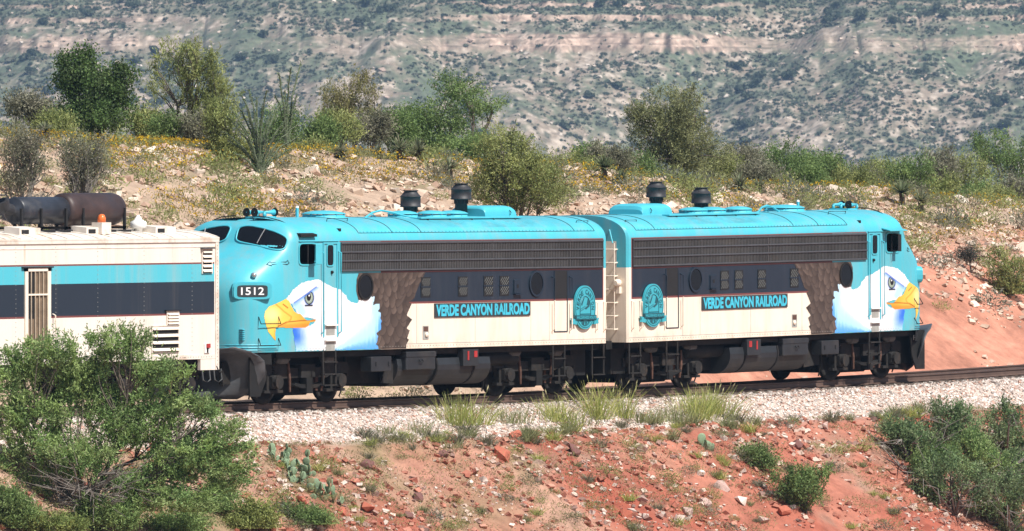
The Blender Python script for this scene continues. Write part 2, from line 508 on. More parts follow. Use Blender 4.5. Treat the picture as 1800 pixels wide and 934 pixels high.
def xf(z): return np.interp(z, ZX[:, 0], ZX[:, 1])
def half_w(z):
    t = np.clip((np.asarray(z, float) - 3.9) / 0.67, 0, 1)
    return 1.6 * (1 - t ** 2.6) ** (1 / 2.6)
def expo(z): return np.interp(z, [2.6, 3.6, 4.1], [3.0, 2.7, 2.3])
def side_y(X, z):
    k = np.clip((XS - X) / (XS - xf(z)), 0, 1); n = expo(z)
    return np.where(X >= XS, half_w(z), half_w(z) * np.maximum(1 - k ** n, 0) ** (1 / n))
def front_x(y, z):
    n = expo(z)
    return XS - (XS - xf(z)) * np.maximum(1 - np.clip(np.abs(y) / np.maximum(half_w(z), 1e-4), 0, 1) ** n, 0) ** (1 / n)

def livery(sgn):
    m, nt, b = new_mat('livery_paint'); x = NX(nt)
    tc = nt.nodes.new('ShaderNodeTexCoord'); sp = nt.nodes.new('ShaderNodeSeparateXYZ')
    nt.links.new(tc.outputs['Object'], sp.inputs[0])
    X, Y, Z = x.m('MULTIPLY', sp.outputs[0], float(sgn)), sp.outputs[1], sp.outputs[2]
    side = x.band(X, 2.6, 12.82)
    c = x.mix(x.mul(side, x.lt(Z, 2.43)), TEAL, CREAM)
    c = x.mix(x.mul(x.gt(X, 12.82), x.lt(Z, 3.22)), c, CREAM)
    c = x.mix(x.mul(x.gt(X, 12.97), x.lt(x.m('ABSOLUTE', Y), 1.25), x.lt(Z, 3.9)), c, CREAM)
    st = x.noise(2.2, 5.0, x.coords((1, 1, 0.10)), 0.7)
    c = x.mix(x.ramp(st, 0.45, 0.75, 0.0, 0.32), c, (0.36, 0.30, 0.24))
    soot = x.mul(x.ramp(x.noise(1.1, 6.0, x.coords((0.7, 1.4, 1)), 0.7), 0.42, 0.68, 0.0, 0.5), x.gt(Z, 4.3), x.ramp(x.m('ABSOLUTE', x.m('SUBTRACT', X, 7.6)), 1.5, 4.5, 1.0, 0.12))
    c = x.mix(soot, c, (0.05, 0.10, 0.11))
    gr = x.mul(x.ramp(x.noise(3.0, 6.0, x.coords((1, 1, 0.5)), 0.7), 0.46, 0.7, 0.0, 0.55), x.ramp(Z, 1.28, 1.62, 1.0, 0.0))
    c = x.mix(gr, c, (0.40, 0.25, 0.15))
    c = x.mix(x.mul(side, x.band(Z, 2.43, 3.98)), c, NAVY)
    c = x.mix(x.mul(side, x.band(Z, 2.40, 2.45)), c, MAROON)
    c = x.mix(x.mul(side, x.band(Z, 3.185, 3.215)), c, MAROON)
    c = x.mix(x.mul(x.band(X, 12.79, 12.835), x.band(Z, 2.40, 3.99)), c, MAROON)
    c = x.mix(x.mul(x.band(X, 0.78, 12.835), x.band(Z, 3.962, 3.99)), c, MAROON)
    c = x.mix(x.ramp(st, 0.5, 0.8, 0.0, 0.06), c, (0.36, 0.30, 0.24))
    f = x.ramp(x.noise(1.2, 4.0, x.coords()), 0.3, 0.7, 0.95, 1.05)
    c = x.mix(1.0, c, f, 'MULTIPLY')
    nt.links.new(c, b.inputs['Base Color'])
    b.inputs['Roughness'].default_value = 0.40
    b.inputs['Specular IOR Level'].default_value = 0.45
    x.bump(x.noise(1.3, 3.0, x.coords((1, 1, 0.6)), 0.5), b, 0.35, 0.03)
    return m
LIV = {1: livery(1), -1: livery(-1)}

def shell(win):
    """body shell rows z x columns round the plan outline; cells inside `win` (x0,x1,z0,z1) are left open"""
    zr = np.array([1.28, 1.33, 1.6, 2.0, 2.4, 2.6, 2.8, 3.0, 3.2, 3.42, 3.55, 3.68, 3.8, 3.93, 3.97, 4.02, 4.1, 4.18, 4.26, 4.33, 4.39, 4.44, 4.48, 4.51, 4.535, 4.552, 4.563, 4.569])
    xc = np.array([XR, 12.95, 12.8, 12, 11, 10, 9, 8, 7, 6, 5, 4, 3, 2, 1, 0.6, 0.2, -0.1, win[1], -0.45, -0.7, win[0], XS])
    th = np.linspace(0, 1, 22)[1:]
    rows = []
    for z in zr:
        n = expo(z); a = th * math.pi / 2
        ex, ey = np.sin(a) ** (2 / n), np.maximum(np.cos(a), 0) ** (2 / n)
        X = np.concatenate((xc, XS - (XS - xf(z)) * ex)); Y = np.concatenate((np.full(len(xc), float(half_w(z))), float(half_w(z)) * ey))
        Y[0] -= 0.06 if z < 4.5 else 0
        rows.append(np.concatenate((np.stack([X, -Y], 1), np.stack([X, Y], 1)[::-1][1:])))
    rows = np.array(rows); nz_, nc = rows.shape[:2]
    V = np.concatenate([np.concatenate((r, np.full((nc, 1), z)), 1) for r, z in zip(rows, zr)])
    F = []
    for k in range(nz_ - 1):
        for i in range(nc - 1):
            xm = (rows[k, i, 0] + rows[k, i + 1, 0]) / 2; zm = (zr[k] + zr[k + 1]) / 2
            if win[0] < xm < win[1] and win[2] < zm < win[3] and abs(rows[k, i, 1]) > 1.4: continue
            F.append((k * nc + i, k * nc + i + 1, (k + 1) * nc + i + 1, (k + 1) * nc + i))
        F.append((k * nc, (k + 1) * nc, (k + 1) * nc + nc - 1, k * nc + nc - 1))      # rear end
    F.append(tuple((nz_ - 1) * nc + i for i in range(nc)))
    F.append(tuple(range(nc - 1, -1, -1)))
    return V, F

def disc_patch(f, e=4.0, rings=6, n=40):
    """rounded patch: f(a,b) maps the unit square to a point"""
    V, F = [f(0.0, 0.0)], []
    for r in range(1, rings + 1):
        for i in range(n):
            t = 2 * math.pi * i / n; c, s = math.cos(t), math.sin(t)
            V.append(f(r / rings * math.copysign(abs(c) ** (2 / e), c), r / rings * math.copysign(abs(s) ** (2 / e), s)))
    for i in range(n):
        F.append((0, 1 + i, 1 + (i + 1) % n))
        for r in range(rings - 1):
            a, b2 = 1 + r * n, 1 + (r + 1) * n
            F.append((a + i, b2 + i, b2 + (i + 1) % n, a + (i + 1) % n))
    edge = V[1 + (rings - 1) * n:]
    return (np.array(V), F), np.array(edge + [edge[0]])

# ---- the painted eagle: colours worked out on an x-z grid, then laid on the body
HEAD = [(-1.55, 2.58), (-1.24, 2.81), (-0.89, 2.97), (-0.54, 3.03), (-0.17, 3.05), (-0.02, 3.02), (0.18, 2.94), (0.55, 2.84), (0.79, 2.81), (0.88, 2.75), (1.06, 2.65), (1.15, 2.54), (1.3, 2.47), (1.57, 2.45), (1.63, 2.5), (1.92, 2.53), (2.14, 2.59), (2.32, 2.6), (2.3, 2.51), (2.26, 2.39), (2.41, 2.41), (2.55, 2.41), (2.55, 2.32), (2.48, 2.23), (2.6, 2.19), (2.57, 2.08), (2.64, 2.0), (2.59, 1.9), (2.61, 1.78), (2.37, 1.68), (2.48, 1.62), (2.45, 1.48), (2.37, 1.43), (2.5, 1.29), (-1.11, 1.29), (-1.2, 1.6), (-1.27, 1.86), (-1.11, 1.87), (-0.52, 1.93), (-0.28, 2.01), (-0.26, 2.07), (-0.8, 2.12), (-1.07, 2.22), (-1.32, 2.44)]
BEAK = [(-1.55, 2.59), (-1.41, 2.53), (-1.32, 2.42), (-1.2, 2.29), (-1.07, 2.22), (-0.91, 2.2), (-0.8, 2.12), (-0.63, 2.05), (-0.26, 2.07), (-0.28, 2.01), (-0.5, 1.99), (-0.57, 1.91), (-0.7, 1.87), (-1.28, 1.86), (-1.91, 1.88), (-1.93, 1.73), (-1.91, 1.53), (-2.03, 1.63), (-2.17, 1.78), (-2.25, 1.98), (-2.29, 2.15), (-2.26, 2.3), (-2.14, 2.41), (-1.93, 2.47)]
FEATH = [(1.61, 3.19), (1.52, 3.04), (1.5, 2.74), (1.59, 2.54), (1.68, 2.46), (1.92, 2.5), (2.14, 2.55), (2.2, 2.5), (2.2, 2.3), (2.3, 1.4), (2.3, 1.29), (3.74, 1.29), (3.74, 1.38), (3.87, 1.51), (3.78, 1.54), (3.9, 1.74), (3.76, 1.79), (4.01, 2.01), (3.76, 2.12), (3.99, 2.41), (3.85, 2.44), (4.08, 2.52), (4.26, 2.8), (4.44, 3.0), (4.62, 3.18), (4.6, 3.19)]

def inside(X, Z, poly):
    r = np.zeros(X.shape, bool); n = len(poly)
    for i in range(n):
        (x1, z1), (x2, z2) = poly[i], poly[(i + 1) % n]
        if z1 == z2: continue
        r ^= ((z1 > Z) != (z2 > Z)) & (X < (x2 - x1) * (Z - z1) / (z2 - z1) + x1)
    return r

def seg_dist(X, Z, pts, sx=0.55):
    d = np.full(X.shape, 9.0)
    for (x1, z1), (x2, z2) in zip(pts[:-1], pts[1:]):
        ax, az, bx, bz = x1 * sx, z1, x2 * sx, z2
        t = np.clip(((X * sx - ax) * (bx - ax) + (Z - az) * (bz - az)) / ((bx - ax) ** 2 + (bz - az) ** 2 + 1e-9), 0, 1)
        d = np.minimum(d, np.hypot(X * sx - ax - t * (bx - ax), Z - az - t * (bz - az)))
    return d

def build_mural():
    st = 0.0145
    xs, zs = np.arange(-2.33, 4.66, st), np.arange(1.29, 3.193, st)
    X, Z = np.meshgrid(xs, zs)
    C = np.zeros(X.shape + (3,)); A = np.zeros(X.shape, bool)
    jx, jz = X + 0.05 * vnoise(X / 0.05, Z / 0.05, 5), Z + 0.03 * vnoise(X / 0.06, Z / 0.04, 6)
    def put(mask, col, f=1.0):
        f = np.where(mask, f, 0.0)[..., None]
        C[:] = C * (1 - f) + np.array(col) * f
    def sm(t): t = np.clip(t, 0, 1); return t * t * (3 - 2 * t)
    # brown body feathers
    fm = inside(X, Z, FEATH)
    A |= fm; put(fm, (0.060, 0.043, 0.034))
    rng = np.random.default_rng(3)
    for k, z in enumerate(np.arange(1.20, 3.3, 0.165)):
        big = np.interp(z, [1.3, 2.4, 3.2], [1.3, 1.1, 0.75])
        for x in np.arange(1.45 + (k % 2) * 0.17 * big, 4.75, 0.33 * big):
            cx, cz = x + rng.normal() * 0.05, z + rng.normal() * 0.035
            tilt = np.interp(x, [1.6, 4.4], [0.5, -0.8]) * np.interp(z, [1.4, 2.4, 3.1], [0.25, 0.45, 1.1]) + rng.normal() * 0.22
            a, l = 0.165 * big * (0.85 + 0.3 * rng.random()), 0.20 * big * (0.85 + 0.35 * rng.random())
            u, w = (X - cx) + tilt * (Z - cz), Z - cz
            rr = (np.abs(u) / (a * (1.0 + 0.30 * np.clip(w / l, -1, 1)))) ** 2.2 + np.abs(w / l) ** 2.4
            g = 0.7 + 0.55 * rng.random()
            sh = np.clip(0.40 - 0.5 * w / l + 0.45 * u / a, 0.0, 1.1)
            put(fm & (rr < 1.15), (0.032, 0.023, 0.018))
            put(fm & (rr < 0.95), (0.115 * g, 0.084 * g, 0.068 * g), 0.22 + 0.7 * sh)
    # white head and neck
    hm = inside(jx, jz, HEAD) & ~inside(X, Z, BEAK)
    A |= hm; put(hm, (0.76, 0.77, 0.78))
    put(hm, (0.60, 0.63, 0.66), 0.75 * sm((0.35 - X) / 0.5) * sm((2.25 - Z) / 0.5))
    db = seg_dist(X, Z, [(2.70, 2.5), (2.66, 2.0), (2.58, 1.7), (2.45, 1.25)]) + 0.07 * vnoise(X / 0.07, Z / 0.14, 8)
    low = (jz - 1.27) / np.interp(X, [0.5, 1.0, 1.7, 2.6], [0.05, 0.22, 0.55, 1.0]) + 0.14 * vnoise(X / 0.09, Z / 0.25, 9)
    t = np.minimum(db / 0.30, low)
    put(hm & (X > 0.4), (0.40, 0.70, 0.90), 0.95 * sm((1.35 - t) / 0.75))
    put(hm & (X > 0.4), (0.06, 0.32, 0.84), 0.9 * sm((0.56 - t) / 0.48) * sm((2.25 - Z) / 0.3))
    dch = seg_dist(X, Z, [(-1.3, 1.86), (-1.2, 1.6), (-1.15, 1.3)]) + 0.04 * vnoise(X / 0.06, Z / 0.08, 12)
    put(hm, (0.42, 0.68, 0.90), sm(1 - (dch - 0.10) / 0.36) * sm((2.0 - Z) / 0.2))
    put(hm & (Z < 1.97), (0.03, 0.16, 0.72), sm(1 - (dch - 0.06) / 0.30) * sm((Z - 1.26) / 0.45 + 0.1))
    dck = seg_dist(X, Z, [(-1.25, 2.38), (-0.95, 2.38), (-0.85, 2.25)]) + 0.02 * vnoise(X / 0.08, Z / 0.08, 13)
    put(hm, (0.40, 0.66, 0.86), 0.9 * sm(1 - (dck - 0.03) / 0.15))
    dey = np.hypot((X + 0.55) / 0.19, (Z - 2.60) / 0.16)
    put(hm, (0.06, 0.20, 0.66), sm(1 - (dey - 1.0) / 0.42) * 0.85)
    put(dey < 1.06, (0.012, 0.014, 0.02)); put(dey < 0.88, (0.26, 0.33, 0.28)); put(dey < 0.6, (0.40, 0.46, 0.36))
    put(np.hypot((X + 0.565) / 0.095, (Z - 2.615) / 0.095) < 1, (0.006, 0.006, 0.008))
    put(np.hypot((X + 0.55) / 0.03, (Z - 2.655) / 0.022) < 1, (0.8, 0.82, 0.85))
    bl = np.interp(X, [-1.2, -0.72, -0.2], [2.47, 2.665, 2.865])        # the brow hoods the top of the eye
    put(hm & (dey < 1.5) & (Z > bl), (0.76, 0.77, 0.78))
    dbr = seg_dist(X, Z, [(-1.18, 2.48), (-0.72, 2.66), (-0.24, 2.855)])
    put(hm, (0.03, 0.12, 0.52), 0.9 * sm(1 - (dbr - 0.006) / 0.032))
    put(hm & (Z < bl), (0.20, 0.42, 0.78), 0.7 * sm(1 - (dbr - 0.03) / 0.09) * (dey > 1.06))
    put((X > -0.74) & (X < -0.40) & (np.abs(Z - 2.405) < 0.016), (0.03, 0.035, 0.05))
    # beak
    bm = inside(X, Z, BEAK); A |= bm
    put(bm, (0.84, 0.54, 0.09))
    put(bm, (0.76, 0.33, 0.03), sm((X + 1.6) / 1.0) * 0.9)
    put(bm & (Z < 2.0), (0.60, 0.20, 0.02), sm((X + 1.95) / 0.3) * sm((2.02 - Z) / 0.10) * 0.7)
    put(bm, (0.50, 0.22, 0.02), 0.8 * sm((X + 2.02) / 0.12) * sm((1.86 - Z) / 0.05))
    put(bm, (0.90, 0.72, 0.30), sm(1.15 - np.hypot((X + 2.05) / 0.38, (Z - 2.2) / 0.26)) * 0.95)
    put(bm, (0.66, 0.33, 0.03), sm(1 - (Z - 1.5) / 0.35) * sm((-X - 1.85) / 0.15 + 0.3) * 0.5)
    put(bm, (0.36, 0.12, 0.015), sm(1 - (seg_dist(X, Z, [(-1.84, 1.91), (-1.53, 2.01), (-0.89, 2.04), (-0.28, 2.05)]) - 0.004) / 0.022))
    put(bm, (0.55, 0.22, 0.02), 0.75 * sm(1 - (seg_dist(X, Z, [(-1.91, 2.45), (-1.61, 2.27), (-1.32, 2.14), (-1.34, 2.07), (-1.57, 1.97)]) - 0.003) / 0.022))
    put(bm, (0.40, 0.13, 0.015), sm(1 - (seg_dist(X, Z, [(-1.65, 2.45), (-1.47, 2.36)]) - 0.006) / 0.016))
    # keep the painted cells
    ids = np.full(X.shape, -1); nr, nc = X.shape
    q = A[:-1, :-1] & A[:-1, 1:] & A[1:, 1:] & A[1:, :-1]
    use = np.zeros(X.shape, bool)
    for dz in (0, 1):
        for dx in (0, 1): use[dz:nr - 1 + dz, dx:nc - 1 + dx] |= q
    ids[use] = np.arange(use.sum())
    Y = -(side_y(X, Z) + 0.006)
    V = np.stack([X[use], Y[use], Z[use]], 1)
    F = np.stack([ids[:-1, :-1], ids[:-1, 1:], ids[1:, 1:], ids[1:, :-1]], -1)[q]
    return V, F, C[use]
MURAL = build_mural()

def arc_text(word, cx, cz, rx, rz, a0, a1, h, y, sgn, inward=False):
    out = []
    n = len(word)
    for i, ch in enumerate(word):
        if ch == ' ': continue
        t = math.radians(a0 + (a1 - a0) * (i + 0.5) / n)
        V, F = text_prims(ch, -h * 0.34, h * 0.34, -h / 2, h / 2, 0, 0.02, sgn, 0.004)
        rot = (t - math.pi / 2) if not inward else (t + math.pi / 2)
        rot *= sgn
        c, s = math.cos(rot), math.sin(rot)
        X, Z = V[:, 0] * c - V[:, 2] * s, V[:, 0] * s + V[:, 2] * c
        out.append((np.stack([cx + sgn * rx * math.cos(t) + X, y + V[:, 1], cz + rz * math.sin(t) + Z], 1), F))
    return out

def wheelset(parent, x, r=0.51):
    for s in (-1, 1):
        w = part('wheel', [lathe([(0.06, -0.09 * s), (0.10, -0.075 * s), (0.12, -0.03 * s), (0.38, -0.02 * s), (0.41, -0.06 * s), (r, -0.065 * s), (r, 0.03 * s), (r + 0.03, 0.045 * s), (r + 0.03, 0.065 * s), (0.40, 0.07 * s), (0.38, 0.03 * s), (0.1, 0.03 * s)],
                                 (x, s * 0.74 * 1.0 + 0.0, r), 'y', 28)], M['truck'], parent, True)

def truck(parent, xc):
    """two-axle truck: frame mesh with its wheels, boxes, springs and brake gear as pieces"""
    hb = 1.372
    pr = []
    for s in (-1, 1):
        y0, y1 = s * 0.96, s * 1.10
        prof = [(-1.95, 0.80), (-1.85, 0.98), (-0.95, 1.00), (-0.62, 0.86), (0.62, 0.86), (0.95, 1.00), (1.85, 0.98), (1.95, 0.80), (1.72, 0.62), (1.60, 0.34), (1.52, 0.34), (1.52, 0.70),
                (1.22, 0.70), (1.22, 0.34), (1.12, 0.34), (1.02, 0.60), (0.72, 0.62), (-0.72, 0.62), (-1.02, 0.60), (-1.12, 0.34), (-1.22, 0.34), (-1.22, 0.70), (-1.52, 0.70), (-1.52, 0.34), (-1.60, 0.34), (-1.72, 0.62)]
        n = len(prof); V, F = prism([(xc + x, z) for x, z in prof], min(y0, y1), max(y0, y1))
        pr.append((V, F[2:]))
        # front and back skins as strips (the outline is not convex)
        top = [(-1.95, 0.80, 0.80), (-1.85, 0.70, 0.98), (-1.52, 0.70, 0.985), (-1.22, 0.70, 0.99), (-0.95, 0.61, 1.0), (-0.62, 0.62, 0.86), (0.62, 0.62, 0.86), (0.95, 0.61, 1.0), (1.22, 0.70, 0.99), (1.52, 0.70, 0.985), (1.85, 0.70, 0.98), (1.95, 0.80, 0.80)]
        for yy in (y0, y1):
            Vv = [(xc + a, yy + (0.001 if yy > 0 else -0.001), b) for a, b, c in top] + [(xc + a, yy + (0.001 if yy > 0 else -0.001), c) for a, b, c in top]
            k = len(top)
            pr.append((Vv, [(i, i + 1, k + i + 1, k + i) for i in range(k - 1)]))
        for px_ in (-1.60, -1.17, 1.17, 1.60):
            pr.append(box(xc + px_ - 0.05, xc + px_ + 0.05, min(y0, y1), max(y0, y1), 0.33, 0.72))
        pr.append(box(xc - 1.75, xc - 0.95, min(y0, y1), max(y0, y1), 0.26, 0.33)); pr.append(box(xc + 0.95, xc + 1.75, min(y0, y1), max(y0, y1), 0.26, 0.33))
    pr.append(box(xc - 0.30, xc + 0.30, -1.2, 1.2, 0.62, 0.95)); pr.append(box(xc - 2.0, xc - 1.9, -1.05, 1.05, 0.62, 0.85)); pr.append(box(xc + 1.9, xc + 2.0, -1.05, 1.05, 0.62, 0.85))
    t = part('truck_frame', pr, M['truck'], parent)
    for dx in (-hb, hb):
        wheelset(t, xc + dx)
        part('traction_motor', [box(xc + dx * 0.30 - 0.45, xc + dx * 0.30 + 0.45, -0.62, 0.62, 0.17, 0.80, 0.05)], M['under'], t)
        part('gear_case', [box(xc + dx - 0.42, xc + dx + 0.42, -0.55, 0.55, 0.20, 0.78, 0.08)], M['under'], t)
        part('axle', [tube([(xc + dx, -1.0, 0.51), (xc + dx, 1.0, 0.51)], 0.085, 10)], M['truck'], t)
        for s in (-1, 1):
            part('journal_box', [box(xc + dx - 0.17, xc + dx + 0.17, s * 1.14 - 0.10, s * 1.14 + 0.10, 0.36, 0.70, 0.04),
                                 lathe([(0.05, -0.13 * s), (0.15, -0.12 * s), (0.17, -0.06 * s), (0.17, 0.06 * s)][::1], (xc + dx, s * 1.24, 0.53), 'y', 12)], M['truck'], t)
            part('coil_spring', [lathe([(0.11, 0.0)] + [(0.11 if k % 2 else 0.075, 0.02 + 0.028 * k) for k in range(8)] + [(0.11, 0.26)], (xc + dx, s * 1.03, 0.72), 'z', 10)], M['under'], t)
            part('brake_cylinder', [lathe([(0.06, -0.30), (0.12, -0.2), (0.125, 0.12), (0.09, 0.16), (0.03, 0.3)], (xc + dx * 0.72 - 0.1, s * 1.18, 1.09), 'x', 14)], M['grey'], t)
            part('brake_hanger', [tube([(xc + dx * 0.55, s * 1.12, 1.0), (xc + dx * 0.53, s * 1.14, 0.6), (xc + dx * 0.50, s * 1.12, 0.28)], [0.03, 0.045, 0.03], 6),
                                  box(xc + dx * 0.62 - 0.04, xc + dx * 0.62 + 0.06, s * 0.80 - 0.06, s * 0.80 + 0.06, 0.28, 0.62)], M['rust'], t)
    for s in (-1, 1):
        part('leaf_spring', [prism([(xc + x, z) for x, z in ((-0.62, 0.44), (-0.3, 0.36), (0.3, 0.36), (0.62, 0.44), (0.60, 0.50), (0.3, 0.46), (-0.3, 0.46), (-0.60, 0.50))], s * 1.13 - 0.09, s * 1.13 + 0.09),
                             box(xc - 0.14, xc + 0.14, s * 1.14 - 0.11, s * 1.14 + 0.11, 0.24, 0.62)], M['under'], t)
    each('sand_pipe', [tube([(xc - 2.02, -0.95, 1.2), (xc - 2.04, -0.9, 0.5), (xc - 1.96, -0.78, 0.12)], 0.022, 6), tube([(xc + 2.02, -0.95, 1.2), (xc + 2.04, -0.9, 0.5), (xc + 1.96, -0.78, 0.12)], 0.022, 6)], M['truck'], t)
    return t

def fan_cap(root, x, r, z, y=0.0):
    f = part('roof_fan', [lathe([(r + 0.05, -0.06), (r + 0.05, 0.0), (r - 0.02, 0.02), (r - 0.02, 0.07)], (x, y, z), 'z', 24)], M['teal'], root, True)
    part('fan_opening', [lathe([(r - 0.06, 0.03), (r - 0.06, 0.072)], (x, y, z), 'z', 24)], M['dark'], f)
    part('fan_cap', [lathe([(r, 0.082), (r * 0.98, 0.10), (r * 0.8, 0.135), (r * 0.45, 0.165), (0.02, 0.175)], (x, y, z), 'z', 24)], M['teal'], f, True)
    tag(part('fan_rib', [p for k in range(10) for p in [box(x + (r - 0.03) * math.cos(k * 0.628) - 0.012, x + (r - 0.03) * math.cos(k * 0.628) + 0.012, y + (r - 0.03) * math.sin(k * 0.628) - 0.012, y + (r - 0.03) * math.sin(k * 0.628) + 0.012, z, z + 0.09)]], M['teal'], f), kind='stuff')

def silencer(root, x, y, zb, zt, base):
    h = zt - zb
    s = part('exhaust_silencer', [lathe([(0.16, base - zb), (0.16, 0.0), (0.255, 0.005), (0.268, 0.02), (0.268, h * 0.08), (0.258, h * 0.09), (0.258, h * 0.60), (0.27, h * 0.61), (0.27, h * 0.65), (0.255, h * 0.66), (0.165, h * 0.90), (0.165, h * 0.93), (0.20, h * 0.97), (0.20, h), (0.15, h), (0.14, h * 0.8)], (x, y, zb), 'z', 26)], M['stack'], root, True)
    tag(part('neck_bolt', [box(x + 0.17 * math.cos(a) - 0.012, x + 0.17 * math.cos(a) + 0.012, y + 0.17 * math.sin(a) - 0.012, y + 0.17 * math.sin(a) + 0.012, zb - 0.10, zb) for a in np.arange(0, 6.2, 0.52)], M['stack'], s), kind='stuff')

def each(name, prims, mat, parent, smooth=False):
    return [part(name, [p], mat, parent, smooth) for p in prims]

def rail_bar(root, name, pts, r, mat):
    return part(name, [tube(pts, r, 6)], mat, root)

def locomotive(sgn, loc, rot, label, number):
    FLIP[0] = sgn < 0
    root = tag(empty('diesel_locomotive', loc, rot), label, 'locomotive')
    P = lambda *a, **k: part(*a, root, **k)
    ys = -1.6
    WIN = (-0.98, -0.26, 3.42, 3.93)
    body = part('body_shell', shell(WIN), LIV[sgn], root, True)
    mod = body.modifiers.new('edge', 'EDGE_SPLIT'); mod.split_angle = math.radians(38)
    # cab inside, seen through the open side windows
    part('cab_bulkhead', [box(0.9, 1.0, -1.5, 1.5, 1.4, 4.3), box(-1.35, 0.9, -1.52, 1.52, 2.2, 2.3), box(-1.5, -1.42, -1.25, 1.25, 2.3, 3.55)], M['dark'], root)
    each('control_stand', [box(-1.3, -0.75, -0.9, -0.35, 2.3, 3.5), box(-0.3, 0.05, -1.2, -0.7, 2.3, 3.45, 0.05), box(-0.3, 0.05, 0.7, 1.2, 2.3, 3.45, 0.05)], M['dark'], root)
    V, F, C = MURAL
    part('eagle_mural', (V, F), M['mural'], root, False, C, 'painted bald eagle head with yellow beak and brown feathers')
    # windscreen panes
    for s in (-1, 1):
        def f(a, b, s=s):
            u, w = (a + 1) / 2, (b + 1) / 2
            y = 0.15 + u * 1.335 - 0.05 * w * (1 - u)
            zb = 3.965 - 0.235 * u ** 1.6; zt = 4.385 - 0.27 * u ** 2.0
            z = zb + (zt - zb) * w
            return (float(front_x(y, z)) - 0.012, s * y * 1.004, z)
        (Vp, Fp), E = disc_patch(f, 4.5, 7, 44)
        pane = part('windscreen_pane', (Vp, Fp), M['glass'], root, True)
        part('windscreen_frame', [tube(E - [0.004, 0, 0], 0.022, 6, False)], M['teal'], pane, True)
        a, b = np.array(f(0.15, 1.05)), np.array(f(-0.02, -0.75))
        part('wiper', [tube([a - [0.05, 0, 0], (a + b) / 2 - [0.05, 0, 0], b - [0.03, 0, 0]], 0.011, 5)], M['lens'], pane)
        # number board on the nose shoulder
        c0 = np.array((-2.50, s * 1.235, 2.78))
        nrm = np.array((-0.66, s * 0.75, 0.0)); nrm /= np.linalg.norm(nrm)
        tan_ = np.array((nrm[1], -nrm[0], 0.0)) * (-s)                # towards the cab
        if tan_[0] < 0: tan_ = -tan_
        def plate(w, h, d0, d1, e=5.0, c0=c0, nrm=nrm, tan_=tan_, k=0.0):
            poly = roundpoly(0, 0, w, h, 28, e)
            Vq = [c0 + tan_ * px_ + np.array((0, 0, pz)) + nrm * d for d in (d0, d1) for px_, pz in poly]
            n = len(poly)
            return Vq, [tuple(range(n)), tuple(range(2 * n - 1, n - 1, -1))] + [(i, i + n, (i + 1) % n + n, (i + 1) % n) for i in range(n)]
        nb = part('number_board', [plate(0.475, 0.20, -0.28, 0.10), plate(0.50, 0.225, -0.28, 0.075)], M['teal'], root)
        part('number_glass', [plate(0.385, 0.145, 0.10, 0.106, 7.0)], M['sign'], nb)
        if number:
            Vt, Ft = text_prims(number, -0.29, 0.29, -0.095, 0.095, 0, 0.012, 1, 0.006)
            right = 1 if (sgn * s) < 0 else -1                             # reading direction along tan_
            Vt = c0 + np.outer(Vt[:, 0] * right, tan_) + np.outer(Vt[:, 2], (0, 0, 1.0)) + np.outer(0.108 - Vt[:, 1], nrm)
            part('number', [(Vt, Ft)], M['white_letter'], nb)
        lamp = np.array((-2.45, s * 1.27, 3.17))
        part('class_lamp', [tube([lamp - nrm * 0.06, lamp + nrm * 0.05, lamp + nrm * 0.075], [0.068, 0.066, 0.03], 14)], M['lens'], root, True)
    part('headlight', [lathe([(0.27, 0.30), (0.27, -0.05), (0.22, -0.07), (0.21, -0.03), (0.05, 0.0)], (-2.93, 0, 3.02), 'x', 24)], M['teal'], root, True)
    part('nose_door', [box(-3.04, -3.028, -0.36, 0.36, 1.42, 2.68, 0.005)], M['teal'], root)
    # nose furniture on the near shoulder
    each('nose_louvre', [box(-2.80 + 0.01 * k * 0, -2.66, -1.13 - 0.05, -1.08, 1.58 + 0.05 * k, 1.60 + 0.05 * k) for k in range(6)], M['teal'], root)
    for z in (2.05, 1.52):
        p = [np.array((x, -float(side_y(x, z)), z)) for x in (-2.42, -2.15, -1.82)]
        o = np.array((-0.03, -0.09, -0.07))
        rail_bar(root, 'nose_step', [p[0] + [0, 0, 0.10], p[0] + o, p[1] + o, p[2] + o, p[2] + [0, 0, 0.10]], 0.013, M['under'])
    for k in range(3):
        z = 1.46 - 0.065 * k
        rail_bar(root, 'skirt_bead', [(x, -float(side_y(x, z)) - 0.008, z) for x in np.linspace(-2.985, -1.95 + 0.06 * k, 14)], 0.012, M['teal'])
    arrow = [(-2.05, 3.43), (-1.93, 3.50), (-1.93, 3.47), (-1.50, 3.49), (-1.45, 3.53), (-1.40, 3.46), (-1.47, 3.43), (-1.93, 3.43), (-1.95, 3.40), (-2.05, 3.43)]
    rail_bar(root, 'arrow_emblem', [(x, -float(side_y(x, z)) - 0.012, z) for x, z in arrow], 0.008, M['under'])
    # nose apron below the shell
    za = np.linspace(0.98, 1.27, 3)
    xa = [np.array([(float(front_x(y, 1.3)) + 0.04 + (1.27 - z) * 0.1, y * 0.985, z) for y in np.linspace(-1.52, 1.52, 30)]) for z in za]
    part('nose_apron', (np.concatenate(xa), [(k * 30 + i, k * 30 + i + 1, (k + 1) * 30 + i + 1, (k + 1) * 30 + i) for k in range(2) for i in range(29)]), M['under'], root, True)
    # snow plough: curved blade wrapped round the front
    Vb, nb_, kk = [], 21, 12
